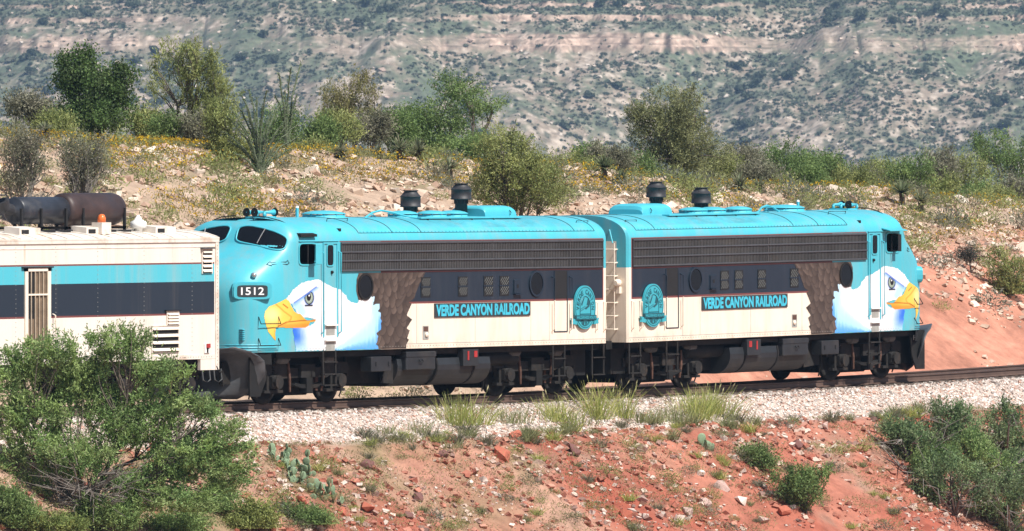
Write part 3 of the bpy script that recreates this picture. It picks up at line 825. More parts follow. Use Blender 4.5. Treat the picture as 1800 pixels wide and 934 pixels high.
    for k in range(kk):
        w = k / (kk - 1)
        z = 0.15 + 1.18 * w
        hw = np.interp(w, [0, 0.10, 0.25, 0.5, 0.75, 0.92, 1.0], [0.85, 1.12, 1.34, 1.52, 1.56, 1.46, 1.28])
        prof_x = np.interp(w, [0, 0.2, 0.45, 0.7, 0.9, 1.0], [-3.42, -3.22, -3.12, -3.18, -3.45, -3.72])
        for i in range(nb_):
            u = -1 + 2 * i / (nb_ - 1)
            Vb.append((prof_x + np.interp(w, [0, 0.8, 1], [0.85, 0.8, 0.45]) * abs(u) ** 1.7, u * hw, z + 0.10 * abs(u) ** 2 * w))
    Fb = [(k * nb_ + i, k * nb_ + i + 1, (k + 1) * nb_ + i + 1, (k + 1) * nb_ + i) for k in range(kk - 1) for i in range(nb_ - 1)]
    pl = part('snow_plough', (np.array(Vb), Fb), M['plow'], root, True)
    sd = pl.modifiers.new('thick', 'SOLIDIFY'); sd.thickness = 0.03
    each('plough_bracket', [box(-3.2, -2.6, s * 0.8 - 0.05, s * 0.8 + 0.05, 0.5, 1.05) for s in (-1, 1)], M['under'], pl)
    part('pilot_plate', [prism([(-2.75, 1.27), (-1.75, 1.27), (-1.98, 1.1), (-2.05, 0.6), (-2.3, 0.2), (-2.75, 0.2)], -1.36, -1.32)], M['under'], root)
    part('pilot_letter', [text_prims('F', -2.22, -2.12, 1.0, 1.14, -1.365, 0.02, sgn)], M['white_letter'], root)
    part('front_coupler', [box(-3.15, -2.4, -0.12, 0.12, 0.75, 0.95, 0.03), box(-3.3, -3.05, -0.17, 0.17, 0.70, 1.0, 0.05)], M['under'], root)
    part('rear_coupler', [box(12.8, 13.45, -0.12, 0.12, 0.78, 0.98, 0.03), box(13.38, 13.58, -0.17, 0.17, 0.72, 1.02, 0.05)], M['under'], root)
    # cab side window: frame, mirror, sun visor
    for s in (-1, 1):
        fr = part('cab_window_frame', [ring(-0.62, 3.675, 0.355, 0.25, 0.035, s * 1.575, s * 1.618, 32, 6.0)], M['teal'], root)
        part('window_bar', [box(-0.60, -0.57, s * 1.59 - 0.012, s * 1.59 + 0.012, 3.42, 3.93)], M['dark'], fr)
    part('sun_visor', [prism_x([(-1.55, 4.06), (-1.86, 3.99), (-1.86, 4.01), (-1.55, 4.09)], -0.98, -0.05) if sgn < 0 else prism_x([(-1.50, 4.13), (-1.66, 4.10), (-1.66, 4.16), (-1.50, 4.2)], -0.98, -0.28)], M['teal'] if sgn < 0 else M['under'], root)
    part('drip_gutter', [tube([(-1.0, -1.615, 3.99), (0.72, -1.615, 3.99)], 0.016, 6)], M['teal'], root)
    mr = part('wind_deflector', [box(-0.62, -0.36, -1.86, -1.84, 3.42, 3.92, 0.008)] if sgn > 0 else [box(-0.72, -0.55, -1.82, -1.80, 3.44, 3.90, 0.006)], M['teal'] if sgn > 0 else M['dark'], root)
    each('deflector_arm', [tube([(-0.5, -1.6, 3.9), (-0.5, -1.84, 3.9)], 0.014, 6), tube([(-0.5, -1.6, 3.46), (-0.5, -1.84, 3.46)], 0.014, 6)], M['under'], mr)
    # cab door
    d0, d1 = 0.07, 0.67
    door = part('cab_door', [box(d0 - 0.02, d0 + 0.02, ys - 0.022, ys + 0.01, 1.62, 3.92), box(d1 - 0.02, d1 + 0.02, ys - 0.022, ys + 0.01, 1.62, 3.92), box(d0 - 0.02, d1 + 0.02, ys - 0.022, ys + 0.01, 3.92, 3.96)], M['teal'], root)
    part('door_window', [prism(roundpoly(0.36, 3.64, 0.13, 0.25, 28, 6.0), ys - 0.012, ys - 0.002)], M['glass'], door)
    part('door_window_frame', [ring(0.36, 3.64, 0.13, 0.25, 0.03, ys - 0.02, ys, 28, 6.0)], M['teal'], door)
    part('door_handle', [lathe([(0.04, 0.0), (0.04, -0.04), (0.02, -0.06)], (0.43, ys, 3.22), 'y', 10)], M['under'], door)
    for x in (d0 - 0.10, d1 + 0.06):
        rail_bar(root, 'door_handrail', [(x, ys, 3.74), (x, ys - 0.09, 3.70), (x, ys - 0.09, 1.75), (x, ys, 1.70)], 0.017, M['teal'] if True else M['white'])
    stp = part('cab_step', [box(0.12, 0.60, ys - 0.016, ys + 0.0, 1.38, 2.28), ], M['white'], root)
    for z in (1.90, 1.52):
        part('step_recess', [box(0.17, 0.55, ys - 0.020, ys - 0.012, z - 0.24, z - 0.01)], M['recess'], stp)
        part('step_tread', [box(0.10, 0.62, ys - 0.085, ys - 0.012, z, z + 0.035)], M['white'], stp)
    lad = each('boarding_ladder', [tube([(x, -1.58, 1.34), (x + 0.02, -1.58, 0.42)], 0.032, 6) for x in (0.08, 0.62)], M['truck'], root)[0]
    for z in (1.0, 0.70, 0.43):
        part('ladder_rung', [box(0.08, 0.64, -1.64, -1.50, z - 0.015, z + 0.015)], M['truck'], lad)
    # side grille: backing, vertical fins, three long bars
    gx0, gx1, gz0, gz1 = 0.82, 12.78, 3.235, 3.958
    gr = part('side_grille', [box(gx0, gx1, ys - 0.020, ys - 0.003, gz0, gz1)], M['grille'], root)
    fins = [box(x - 0.010, x + 0.010, ys - 0.036, ys - 0.019, gz0 + 0.03, gz1 - 0.03) for x in np.arange(gx0 + 0.05, gx1 - 0.03, 0.075)]
    tag(part('grille_fins', fins, M['grille'], gr), kind='stuff')
    for z in (gz0 + 0.02, gz0 + 0.255, gz0 + 0.475, gz1 - 0.03):
        part('grille_bar', [box(gx0 - 0.005, gx1 + 0.005, ys - 0.052, ys - 0.018, z - 0.020, z + 0.020, 0.008)], M['grille_bar'], gr)
    for x in (0.83, 3.4, 6.0, 7.6, 9.4, 11.2, 12.77):
        part('grille_post', [box(x - 0.012, x + 0.012, ys - 0.039, ys - 0.018, gz0, gz1)], M['grille'], gr)
    # portholes, square screened windows, latch box
    for x in (1.90, 9.66):
        r = 0.285
        g = part('porthole_glass', [prism(roundpoly(x, 2.85, r, r, 30), ys - 0.020, ys - 0.004)], M['glass'], root)
        part('porthole_ring', [ring(x, 2.85, r, r, 0.05, ys - 0.034, ys + 0.0, 30)], M['under'] if x < 4 else M['navy'], g)
    for x in (4.60, 6.28, 7.45, 8.18):
        w = part('screened_window', [box(x - 0.21, x + 0.21, ys - 0.012, ys - 0.003, 2.56, 3.06)], M['dark'], root)
        mesh_wires = []
        for zc in (2.69, 2.93):
            for a in np.arange(-0.36, 0.37, 0.09):
                for d in (-1, 1):
                    pts = [(x + np.clip(a + d * t, -0.19, 0.19), zc + t) for t in np.linspace(-0.10, 0.10, 5) if abs(a + d * t) <= 0.19]
                    if len(pts) > 1: mesh_wires.append(tube([(px_, ys - 0.016, pz) for px_, pz in (pts[0], pts[-1])], 0.006, 4))
        tag(part('wire_screen', mesh_wires, M['wire'], w), kind='stuff')
        part('window_frame', [box(x - 0.23, x + 0.23, ys - 0.018, ys - 0.004, 2.80, 2.83)], M['navy'], w)
    lb = part('latch_box', [box(8.62, 8.92, ys - 0.03, ys, 2.60, 2.96, 0.01)], M['navy'], root)
    part('latch', [box(8.73, 8.81, ys - 0.038, ys - 0.029, 2.75, 2.84)], M['dark'], lb)
    part('latch_ledge', [box(8.60, 8.94, ys - 0.08, ys, 2.575, 2.60)], M['navy'], lb)
    # rear side door with grab rails
    rd = part('rear_door', [box(10.50, 10.53, ys - 0.014, ys, 1.62, 3.16), box(11.10, 11.13, ys - 0.014, ys, 1.62, 3.16), box(10.50, 11.13, ys - 0.014, ys, 1.60, 1.625)], M['navy'], root)
    part('door_panel', [box(10.53, 11.10, ys - 0.007, ys - 0.003, 2.46, 3.17)], M['dark'], rd)
    for x in (10.40, 11.22):
        o = rail_bar(root, 'rear_handrail', [(x, ys, 3.02), (x, ys - 0.09, 2.98), (x, ys - 0.09, 2.42)], 0.017, M['navy'])
        rail_bar(root, 'rear_handrail', [(x, ys - 0.09, 2.42), (x, ys - 0.09, 1.68), (x, ys, 1.62)], 0.017, M['cream'])
    for x in (12.44, 12.84):
        rail_bar(root, 'corner_grab', [(x, ys, 2.36), (x, ys - 0.08, 2.33), (x, ys - 0.08, 1.66), (x, ys, 1.60)], 0.016, M['cream'])
    for x0 in (10.5, 12.35):
        rl = each('rear_ladder', [tube([(x, -1.56, 1.30), (x, -1.56, 0.46)], 0.030, 6) for x in (x0, x0 + 0.55)], M['truck'], root)[0]
        for z in (0.92, 0.48):
            part('ladder_rung', [box(x0, x0 + 0.55, -1.62, -1.50, z - 0.015, z + 0.015)], M['truck'], rl)
    # panel seams, filler cap, sill strip with rivets
    each('panel_seam', [box(x - 0.005, x + 0.005, ys - 0.004, ys - 0.0005, 1.40, 2.39) for x in (4.2, 6.85, 9.42, 10.3)] + [box(0.8, 12.95, ys - 0.004, ys - 0.0005, 1.395, 1.405)], M['recess'], root)
    tag(part('sill_rivet', [box(x - 0.010, x + 0.010, ys - 0.008, ys, 1.335, 1.355) for x in np.arange(-0.9, 12.95, 0.13)], M['recess'], root), kind='stuff')
    fc = part('filler_recess', [box(4.47, 4.73, ys - 0.010, ys - 0.003, 1.50, 1.84)], M['recess'], root)
    part('filler_cap', [lathe([(0.06, 0), (0.06, -0.03), (0.02, -0.05)], (4.62, ys - 0.01, 1.62), 'y', 12)], M['cream'], fc)
    part('filler_painted_shadow', [box(4.50, 4.70, ys - 0.0125, ys - 0.009, 1.70, 1.82)], M['rust'], fc)  # thin rust-brown patch painting the shade at the top of the recess
    # name board
    sb = part('name_board', [box(4.98, 9.36, ys - 0.03, ys, 2.04, 2.395, 0.005)], M['sign'], root, label='dark board with VERDE CANYON RAILROAD in turquoise letters')
    part('name_lettering', [text_prims('VERDE CANYON RAILROAD', 5.03, 9.31, 2.07, 2.368, ys - 0.031, 0.045, sgn, 0.006)], M['crest'] if False else plain('sign_turquoise', (0.05, 0.45, 0.60), 0.45), sb)
    # round-topped crest
    cx, cz = 11.86, 2.22
    def egg(k, y0, y1):
        pts = []
        for i in range(44):
            t = 2 * math.pi * i / 44; c, s = math.cos(t), math.sin(t)
            pts.append((cx + 0.50 * k * math.copysign(abs(c) ** 0.92, c), cz + (0.56 * k * s)))
        return prism(pts, y0, y1)
    cr = part('crest_plaque', [egg(1.0, ys - 0.075, ys - 0.02)], M['crest'], root, label='oval turquoise railroad crest with arched lettering')
    yf = ys - 0.078
    part('crest_rim', [ring(cx, cz, 0.455, 0.515, 0.012, yf - 0.004, yf + 0.003, 44)], M['crest_dark'], cr)
    arch = [(cx - 0.25, 2.02)] + [(cx - 0.25 * math.cos(t), 2.20 + 0.30 * math.sin(t)) for t in np.linspace(0, math.pi, 14)] + [(cx + 0.25, 2.02)]
    part('crest_arch', [tube([(x, yf, z) for x, z in arch], 0.011, 4), tube([(cx - 0.26, yf, 2.05), (cx + 0.26, yf, 2.05)], 0.011, 4)], M['crest_dark'], cr)
    k_ = sgn
    pk = [prism([(cx + k_ * a, b) for a, b in poly], yf - 0.002, yf + 0.002) for poly in (
        [(0.06, 2.28), (0.20, 2.27), (0.22, 2.36), (0.12, 2.46)], [(-0.20, 2.30), (-0.10, 2.44), (-0.04, 2.47), (-0.10, 2.36), (-0.16, 2.26)], [(-0.02, 2.20), (0.16, 2.28), (0.20, 2.25), (0.02, 2.16)])]
    part('crest_picture', pk + [tube([(cx - k_ * 0.24, yf, 2.12), (cx - k_ * 0.02, yf, 2.20), (cx + k_ * 0.14, yf, 2.27)], 0.008, 4), tube([(cx - k_ * 0.24, yf, 2.17), (cx, yf, 2.25)], 0.007, 4)], M['crest_dark'], cr)
    each('crest_letter', arc_text('VERDE CANYON', cx, cz - 0.02, 0.355, 0.42, 188, -8, 0.125, yf, sgn) + arc_text('RAILROAD', cx, cz - 0.06, 0.29, 0.36, 210, 330, 0.12, yf, sgn, True), M['crest_dark'], cr)
    rb = part('crest_ribbon', [box(cx - 0.49, cx + 0.49, yf - 0.03, yf + 0.02, 1.90, 2.02)], M['crest_dark'], cr)
    part('ribbon_lettering', [text_prims('WILDERNESS ROUTE', cx - 0.46, cx + 0.46, 1.925, 1.995, yf - 0.031, 0.02, sgn)], M['crest'], rb)
    for s in (-1, 1):
        part('ribbon_tail', [prism([(cx + s * 0.42, 1.90), (cx + s * 0.64, 1.95), (cx + s * 0.60, 1.87), (cx + s * 0.62, 1.80), (cx + s * 0.40, 1.78)], ys - 0.09, ys - 0.03)], M['crest'], rb)
    # rear end: ladder, door, marker light, roof diaphragm
    el = each('end_ladder', [tube([(XR + 0.14, y, 1.6), (XR + 0.14, y, 3.85)], 0.014, 6) for y in (-1.27, -0.70)], M['cream'], root)[0]
    for z in np.arange(1.62, 3.9, 0.345):
        part('ladder_rung', [tube([(XR, -1.27, z), (XR + 0.14, -1.27, z), (XR + 0.14, -0.70, z), (XR, -0.70, z)], 0.020, 6)], M['cream'], el)
    part('end_door', [box(XR, XR + 0.03, -0.38, 0.38, 1.5, 3.5), box(XR, XR + 0.22, -0.55, -0.47, 1.35, 3.62), box(XR, XR + 0.22, 0.47, 0.55, 1.35, 3.62), box(XR, XR + 0.22, -0.55, 0.55, 3.6, 3.7)], M['cream'], root)
    ml = part('marker_light', [lathe([(0.05, 0.0), (0.10, 0.06), (0.10, 0.16), (0.06, 0.2)], (XR, -1.34, 2.82), 'x', 14), box(XR, XR + 0.1, -1.4, -1.28, 2.55, 2.72)], M['cream'], root)
    part('end_platform', [box(XR - 0.02, XR + 0.28, -1.1, 1.1, 1.10, 1.32)], M['under'], root)
    part('end_roof_brace', [tube([(XR + 0.02, -1.05, 4.2), (XR + 0.10, -1.2, 3.85)], 0.02, 6)], M['teal'], root)
    # underframe, fuel tank, boxes
    part('underframe', [box(-1.7, 12.9, -1.42, 1.42, 1.12, 1.276), box(2.1, 8.5, -0.9, 0.9, 0.42, 1.12), box(-2.7, -1.7, -1.0, 1.0, 0.35, 1.27), box(-1.7, 2.1, -0.8, 0.8, 0.86, 1.12), box(8.5, 12.9, -0.8, 0.8, 0.86, 1.12), box(12.2, 12.9, -1.0, 1.0, 0.45, 1.12)], M['under'], root)
    def tank_prof(k=1.0): return [(-1.46, 1.02), (-1.495, 0.85), (-1.485, 0.72), (-1.44, 0.60), (-1.37, 0.50), (-1.27, 0.41), (-1.15, 0.355), (-1.0, 0.33), (1.0, 0.33), (1.27, 0.41), (1.44, 0.60), (1.495, 0.85), (1.46, 1.02)]
    tk = part('fuel_tank', [prism_x(tank_prof(), 5.30, 7.72), prism_x([(y * 0.96, z) for y, z in tank_prof()], 3.6, 5.30)], M['tank'], root)
    each('tank_strap', [prism_x([(y * 1.012, z - 0.004 if z < 0.6 else z) for y, z in tank_prof()], x - 0.03, x + 0.03) for x in (5.28, 6.95)], M['under'], tk)
    part('tank_end_bracket', [prism([(3.6, 0.98), (3.6, 0.40), (3.05, 0.44), (3.45, 0.98)], -1.30, -1.26)], M['truck'], tk)
    bt = part('battery_box', [box(3.80, 5.12, -1.56, -1.2, 0.74, 1.20, 0.02)], M['tank'], root)
    part('box_lid', [box(3.79, 5.13, -1.575, -1.2, 1.06, 1.19, 0.01)], M['tank'], bt)
    part('box_handle', [tube([(4.36, -1.575, 1.0), (4.36, -1.61, 0.94), (4.50, -1.61, 0.94), (4.50, -1.575, 1.0)], 0.014, 6)], M['dark'], bt)
    sm_ = part('equipment_box', [box(2.22, 3.12, -1.58, -1.25, 0.73, 1.10, 0.015)], M['grey'] if False else M['tank'], root)
    each('box_latch', [box(x - 0.02, x + 0.02, -1.595, -1.575, 0.86, 0.97) for x in (2.42, 2.98)], M['dark'], sm_)
    fs = part('fuel_shutoff', [box(6.32, 7.02, -1.60, -1.4, 0.80, 1.22, 0.01)], M['tank'], root)
    part('red_handle', [box(6.50, 6.57, -1.612, -1.598, 0.95, 1.18)], M['red'], fs); part('red_handle', [box(6.80, 6.94, -1.612, -1.598, 1.02, 1.18)], M['red'], fs)
    part('air_reservoir', [lathe([(0.03, -1.0), (0.16, -0.92), (0.18, -0.8), (0.18, 0.8), (0.16, 0.92), (0.03, 1.0)], (2.6 + 5.9, -1.1, 0.95), 'x', 16)], M['under'], root, True)
    truck(root, 0.0); truck(root, 10.36)
    # roof
    fan_cap(root, 2.42, 0.56, 4.56); fan_cap(root, 5.43, 0.40, 4.55, -0.35); fan_cap(root, 6.75, 0.40, 4.55, -0.35); fan_cap(root, 7.70, 0.40, 4.55, -0.35)
    silencer(root, 6.5, 0.13, 4.80, 5.235, 4.5); silencer(root, 8.8, 0.12, 4.985, 5.41, 4.5)
    prof = []
    for i in range(24):
        t = math.pi * i / 23; c, s_ = math.cos(t), math.sin(t)
        prof.append((0.045 + 0.545 * math.copysign(abs(c) ** 0.42, c), 4.45 + 0.39 * abs(s_) ** 0.42))
    hatch = []
    for x, k in ((8.99, 0.80), (9.02, 0.90), (9.10, 0.975), (9.22, 1.0), (10.16, 1.0), (10.32, 0.96), (10.42, 0.85), (10.46, 0.62)):
        hatch.append([(x, 0.045 + (y - 0.045) * (0.93 + 0.07 * k), 4.45 + (z - 4.45) * k) for y, z in prof])
    n = len(prof)
    part('roof_hatch', (np.array(sum(hatch, [])), [(k * n + i, k * n + i + 1, (k + 1) * n + i + 1, (k + 1) * n + i) for k in range(7) for i in range(n - 1)] + [tuple(range(n)), tuple(range(8 * n - 1, 7 * n - 1, -1))]), M['teal'], root)
    part('hatch_handle', [tube([(10.1, -0.50, 4.72), (10.1, -0.55, 4.66), (10.1, -0.52, 4.60)], 0.012, 5)], M['under'], root)
    part('roof_walkway', [box(5.3, 9.95, -1.0, -0.76, 4.515, 4.56, 0.008)], M['teal'], root)
    each('walkway_bracket', [box(x - 0.02, x + 0.02, -1.02, -0.8, 4.40, 4.515) for x in np.arange(5.6, 9.9, 1.0)], M['under'], root)
    rail_bar(root, 'roof_pipe', [(3.5, -0.5, 4.54), (3.85, -0.5, 4.68), (4.2, -0.52, 4.73), (4.6, -0.6, 4.68), (5.0, -0.75, 4.58), (5.4, -0.88, 4.53)], 0.026, M['teal'])
    rail_bar(root, 'roof_pipe', [(3.9, -0.4, 4.54), (4.0, -0.4, 4.63), (4.2, -0.4, 4.54)], 0.02, M['teal'])
    # seams over the roof
    def hoop(x, y0=-1.5):
        zz = np.linspace(4.18, 4.565, 14)
        return tube([(x, -float(half_w(z)) - 0.002, z + 0.004) for z in zz] + [(x, 0.0, 4.574)], 0.007, 4)
    each('roof_seam', [hoop(x) for x in (1.7, 3.2, 4.5, 11.55, 12.5)] + [tube([(1.7, -float(half_w(4.18)) - 0.003, 4.18), (12.5, -float(half_w(4.18)) - 0.003, 4.18)], 0.007, 4)], M['under'], root)
    tag(part('roof_rivet', [box(x - 0.012, x + 0.012, -float(half_w(4.2)) - 0.010, -float(half_w(4.2)) + 0.01, 4.195, 4.215) for x in np.arange(1.8, 12.4, 0.16)], M['teal'], root), kind='stuff')
    for x0, x1, y in ((1.0, 1.9, -1.05), (12.05, 12.6, -1.25)):
        z = 4.48 if y > -1.2 else 4.38
        rail_bar(root, 'roof_grab', [(x0, y, z - 0.05), (x0, y - 0.03, z + 0.06), (x1, y - 0.03, z + 0.06), (x1, y, z - 0.05)], 0.010, M['under'])
    for y in (-1.0, 1.0):
        yy = [y * 0.25, y * 0.7, y * 1.0, y * 1.3]
        rail_bar(root, 'brow_rail', [(-1.0, yy[0], 4.5), (-1.05, yy[0], 4.62), (-1.05, yy[1], 4.58), (-0.95, yy[2], 4.50), (-0.85, yy[3], 4.36), (-0.8, yy[3], 4.27)], 0.012, M['under'])
    rail_bar(root, 'antenna_mast', [(1.46, 0.14, 4.55), (1.46, 0.14, 4.80)], 0.045, M['teal'])
    part('antenna_tip', [lathe([(0.046, 0.0), (0.03, 0.05)], (1.46, 0.14, 4.80), 'z', 10)], M['white'], root)
    hn = part('air_horn', [box(-0.75, -0.25, -0.42, 0.18, 4.55, 4.60)], M['teal'], root)
    for k, (y, d) in enumerate(((0.10, -1), (-0.14, -1), (-0.40, 1))):
        x0 = -0.35 if d < 0 else -0.75
        part('horn_trumpet', [tube([(x0, y, 4.70), (x0 + d * 0.28, y, 4.70), (x0 + d * 0.40, y, 4.70), (x0 + d * 0.46, y, 4.70), (x0 + d * 0.40, y, 4.70)], [0.03, 0.045, 0.075, 0.125, 0.07], 14), box(x0 - 0.03, x0 + 0.03, y - 0.03, y + 0.03, 4.58, 4.70)], M['teal'], hn, True)
        part('horn_mouth', [lathe([(0.11, 0.0), (0.05, 0.002)], (x0 + d * 0.452, y, 4.70), 'x', 14)], M['dark'], hn)
    FLIP[0] = False
    return root

locomotive(1, (0.0, 0.012, 0.010), (0, 0.0009, 0), 'turquoise nosed eagle painted locomotive numbered 1512, nose behind the baggage car', '1512')
locomotive(-1, (27.02, 0.2197, 0.094), (0, -0.0071, 0.01526), 'rear eagle painted locomotive with its nose pointing right, at the far end', '')

# ------------------------------------------------------------------ the baggage car at the left
def car_paint():
    m, nt, b = new_mat('car_paint'); x = NX(nt)
    tc = nt.nodes.new('ShaderNodeTexCoord'); sp = nt.nodes.new('ShaderNodeSeparateXYZ')
    nt.links.new(tc.outputs['Object'], sp.inputs[0])
    X, Z = sp.outputs[0], sp.outputs[2]
    W = (0.74, 0.68, 0.61)
    on = x.lt(X, -4.36)
    c = x.mix(x.mul(on, x.band(Z, 3.01, 3.45)), W, TEAL)
    st = x.noise(1.6, 6.0, x.coords((1, 1, 0.06)), 0.7)
    c = x.mix(x.ramp(st, 0.47, 0.72, 0.0, 0.32), c, (0.44, 0.36, 0.28))
    rs = x.mul(x.ramp(x.noise(2.6, 6.0, x.coords((1, 1, 0.05)), 0.75), 0.60, 0.70, 0.0, 0.7), x.ramp(Z, 3.3, 4.0, 0.15, 1.0))
    c = x.mix(rs, c, (0.42, 0.24, 0.10))
    c = x.mix(x.mul(on, x.band(Z, 2.24, 3.01)), c, NAVY)
    c = x.mix(x.mul(on, x.band(Z, 3.435, 3.475)), c, MAROON)
    c = x.mix(x.mul(on, x.band(Z, 2.205, 2.25)), c, MAROON)
    c = x.mix(x.ramp(st, 0.55, 0.8, 0.0, 0.07), c, (0.44, 0.36, 0.28))
    x.bump(x.noise(1.1, 3.0, x.coords((1, 1, 0.7)), 0.5), b, 0.35, 0.03)
    nt.links.new(c, b.inputs['Base Color']); b.inputs['Roughness'].default_value = 0.55
    return m

M['bar'] = plain('tan_door_bar', (0.42, 0.34, 0.25), 0.7, var=0.2)

def baggage_car():
    root = tag(empty('baggage_car', (0, 0, 0)), 'weathered white baggage car with turquoise and navy stripes, cut by the left edge', 'railway car')
    # the car stands on its own chord of the curve
    xa, xb = -6.4, -18.6
    root.location = (0, float(yo(xa)) + 0.02, float(zo(xa)))
    CP = car_paint(); ys, x0, x1 = -1.5, -20.8, -4.2
    dx = np.radians(0)
    P = lambda n, pr, m, par=root, **k: part(n, pr, m, par, **k)
    b = P('car_body', [box(x0, x1, ys, 1.5, 1.13, 4.04)], CP)
    roofp = [(-1.53, 4.04), (-1.53, 4.08), (-1.2, 4.17), (-0.6, 4.24), (0, 4.26), (0.6, 4.24), (1.2, 4.17), (1.53, 4.08), (1.53, 4.04)]
    rust_white = plain('weathered_white_roof', (0.70, 0.64, 0.57), 0.6, var=0.12, scale=2.5, stain=((0.40, 0.24, 0.13), 0.55))
    rf = P('roof', [prism_x(roofp, x0 - 0.02, x1 + 0.02)], rust_white)
    for x in np.arange(x0 + 0.4, x1, 0.62):
        P('roof_rib', [tube([(x, y, z + 0.008) for y, z in roofp[1:-1]], 0.022, 5)], rust_white, rf)
    P('eave_strip', [box(x0, x1 + 0.015, ys - 0.03, ys, 3.965, 4.035)], rust_white)
    P('corner_post', [box(x1 - 0.13, x1 + 0.012, ys - 0.022, ys, 0.86, 3.96)], rust_white)
    P('belt_strip', [box(x0, x1 - 0.14, ys - 0.010, ys, 3.84, 3.86)], rust_white)
    P('side_sill', [box(x0, -5.85, ys - 0.012, ys, 1.13, 1.24), box(-5.85, x1 - 0.13, ys - 0.012, ys, 1.13, 1.24)], rust_white)
    P('end_skirt', [box(-4.95, x1, ys - 0.006, ys + 0.08, 0.86, 1.128)], CP)
    rv = [box(x - 0.009, x + 0.009, ys - 0.008, ys, z - 0.009, z + 0.009) for x in (-5.3, -7.3, -9.2, -10.9, -12.5) for z in np.arange(1.35, 3.9, 0.11)]
    rv += [box(x - 0.009, x + 0.009, ys - 0.020, ys, 1.175, 1.193) for x in np.arange(-13.4, -4.4, 0.11)]
    rv += [box(-4.27, -4.252, ys - 0.030, ys, z - 0.009, z + 0.009) for z in np.arange(1.0, 3.9, 0.09)]
    tag(P('rivet', rv, M['recess']), kind='stuff')
    # barred door in a pale frame
    fr = P('door_frame', [box(-12.17, -12.05, ys - 0.04, ys, 1.25, 3.40), box(-11.26, -11.14, ys - 0.04, ys, 1.25, 3.40), box(-12.17, -11.14, ys - 0.04, ys, 3.32, 3.40)], M['cream'])
    P('door_opening', [box(-12.05, -11.26, ys - 0.008, ys - 0.002, 1.25, 3.32)], M['rust'] if False else plain('tan_inner_door', (0.17, 0.12, 0.08), 0.8, var=0.35), fr)
    P('dark_gap', [box(-12.03, -11.78, ys - 0.012, ys - 0.007, 2.2, 3.30)], M['dark'], fr)
    for x in np.arange(-11.93, -11.28, 0.16):
        P('door_bar', [box(x - 0.014, x + 0.014, ys - 0.045, ys - 0.020, 1.30, 3.31)], M['bar'], fr)
    P('door_crossbar', [box(-12.05, -11.26, ys - 0.05, ys - 0.022, 2.75, 2.79)], M['cream'], fr)
    P('door_lintel', [box(-12.28, -11.05, ys - 0.06, ys, 3.40, 3.43)], M['dark'], fr)
    P('grab_iron', [tube([(-11.02, ys, 2.3), (-11.02, ys - 0.08, 2.27), (-11.02, ys - 0.08, 1.5), (-11.02, ys, 1.46)], 0.018, 6)], M['cream'])
    # louvred vents
    def vent(xa_, xb_, za, zb, n, name):
        v = P(name, [box(xa_, xb_, ys - 0.010, ys - 0.003, za, zb)], M['dark'])
        for z in np.linspace(za + 0.02, zb - 0.06, n):
            P('louvre_slat', [prism_x([(ys - 0.012, z + 0.055), (ys - 0.06, z), (ys - 0.06, z + 0.018), (ys - 0.012, z + 0.07)], xa_, xb_)], M['cream'], v)
        P('vent_frame', [box(xa_ - 0.03, xa_, ys - 0.03, ys, za - 0.02, zb + 0.02), box(xb_, xb_ + 0.03, ys - 0.03, ys, za - 0.02, zb + 0.02), box(xa_ - 0.03, xb_ + 0.03, ys - 0.03, ys, zb + 0.02, zb + 0.05)], rust_white, v)
        return v
    vent(-4.88, -4.50, 3.22, 3.76, 5, 'upper_vent')
    v2 = vent(-6.98, -5.90, 1.33, 1.92, 4, 'lower_vent')
    vent(-6.35, -5.90, 1.97, 2.27, 4, 'small_vent')
    P('vent_hood', [box(-4.95, -4.44, ys - 0.09, ys, 3.80, 3.84)], M['grey']); P('vent_hood', [box(-6.45, -5.82, ys - 0.06, ys, 2.31, 2.335)], M['dark'])
    mk = P('marker_box', [box(-4.80, -4.58, ys - 0.03, ys, 1.27, 1.50, 0.006)], M['white'])
    P('marker_lamp', [box(-4.74, -4.60, ys - 0.06, ys - 0.028, 1.40, 1.50)], M['red'], mk); P('marker_pin', [box(-4.72, -4.66, ys - 0.04, ys - 0.028, 1.28, 1.42)], M['dark'], mk)
    for x in (-4.85, -4.36):
        P('end_step', [tube([(x, ys + 0.02, 0.88), (x, ys - 0.01, 0.62), (x + 0.16, ys - 0.01, 0.56), (x + 0.30, ys - 0.01, 0.62), (x + 0.30, ys + 0.02, 0.88)], 0.022, 6)], M['grey'])
    P('lift_rod', [tube([(-4.3, ys - 0.02, 0.95), (-4.2, ys - 0.03, 0.80), (-4.05, ys - 0.02, 0.83), (-4.02, ys - 0.02, 0.45)], 0.018, 6)], M['under'])
    P('drawbar', [box(-4.3, -3.45, -0.12, 0.12, 0.72, 0.92, 0.03)], M['under'])
    P('underframe', [box(x0 + 0.3, x1 - 0.1, -1.2, 1.2, 0.78, 1.128)], M['under'])
    # roof-top silencer drums on a cradle
    zc, yc = 4.77, -0.25
    d1 = P('roof_drum', [lathe([(0.02, -10.98), (0.10, -10.97), (0.12, -10.9), (0.29, -10.88), (0.325, -10.84), (0.325, -8.98)], (0, yc, zc - 0.02), 'x', 28)], plain('blue_black_drum', (0.028, 0.032, 0.042), 0.4, var=0.3, stain=((0.16, 0.14, 0.12), 0.25)), smooth=True)
    P('roof_drum', [lathe([(0.325, -9.02), (0.385, -8.94), (0.395, -8.85), (0.395, -6.95), (0.37, -6.80), (0.25, -6.70), (0.02, -6.66)], (0, yc, zc), 'x', 28)], plain('rusty_drum', (0.045, 0.028, 0.026), 0.5, var=0.5, scale=1.6, stain=((0.025, 0.028, 0.04), 0.85)), smooth=True)
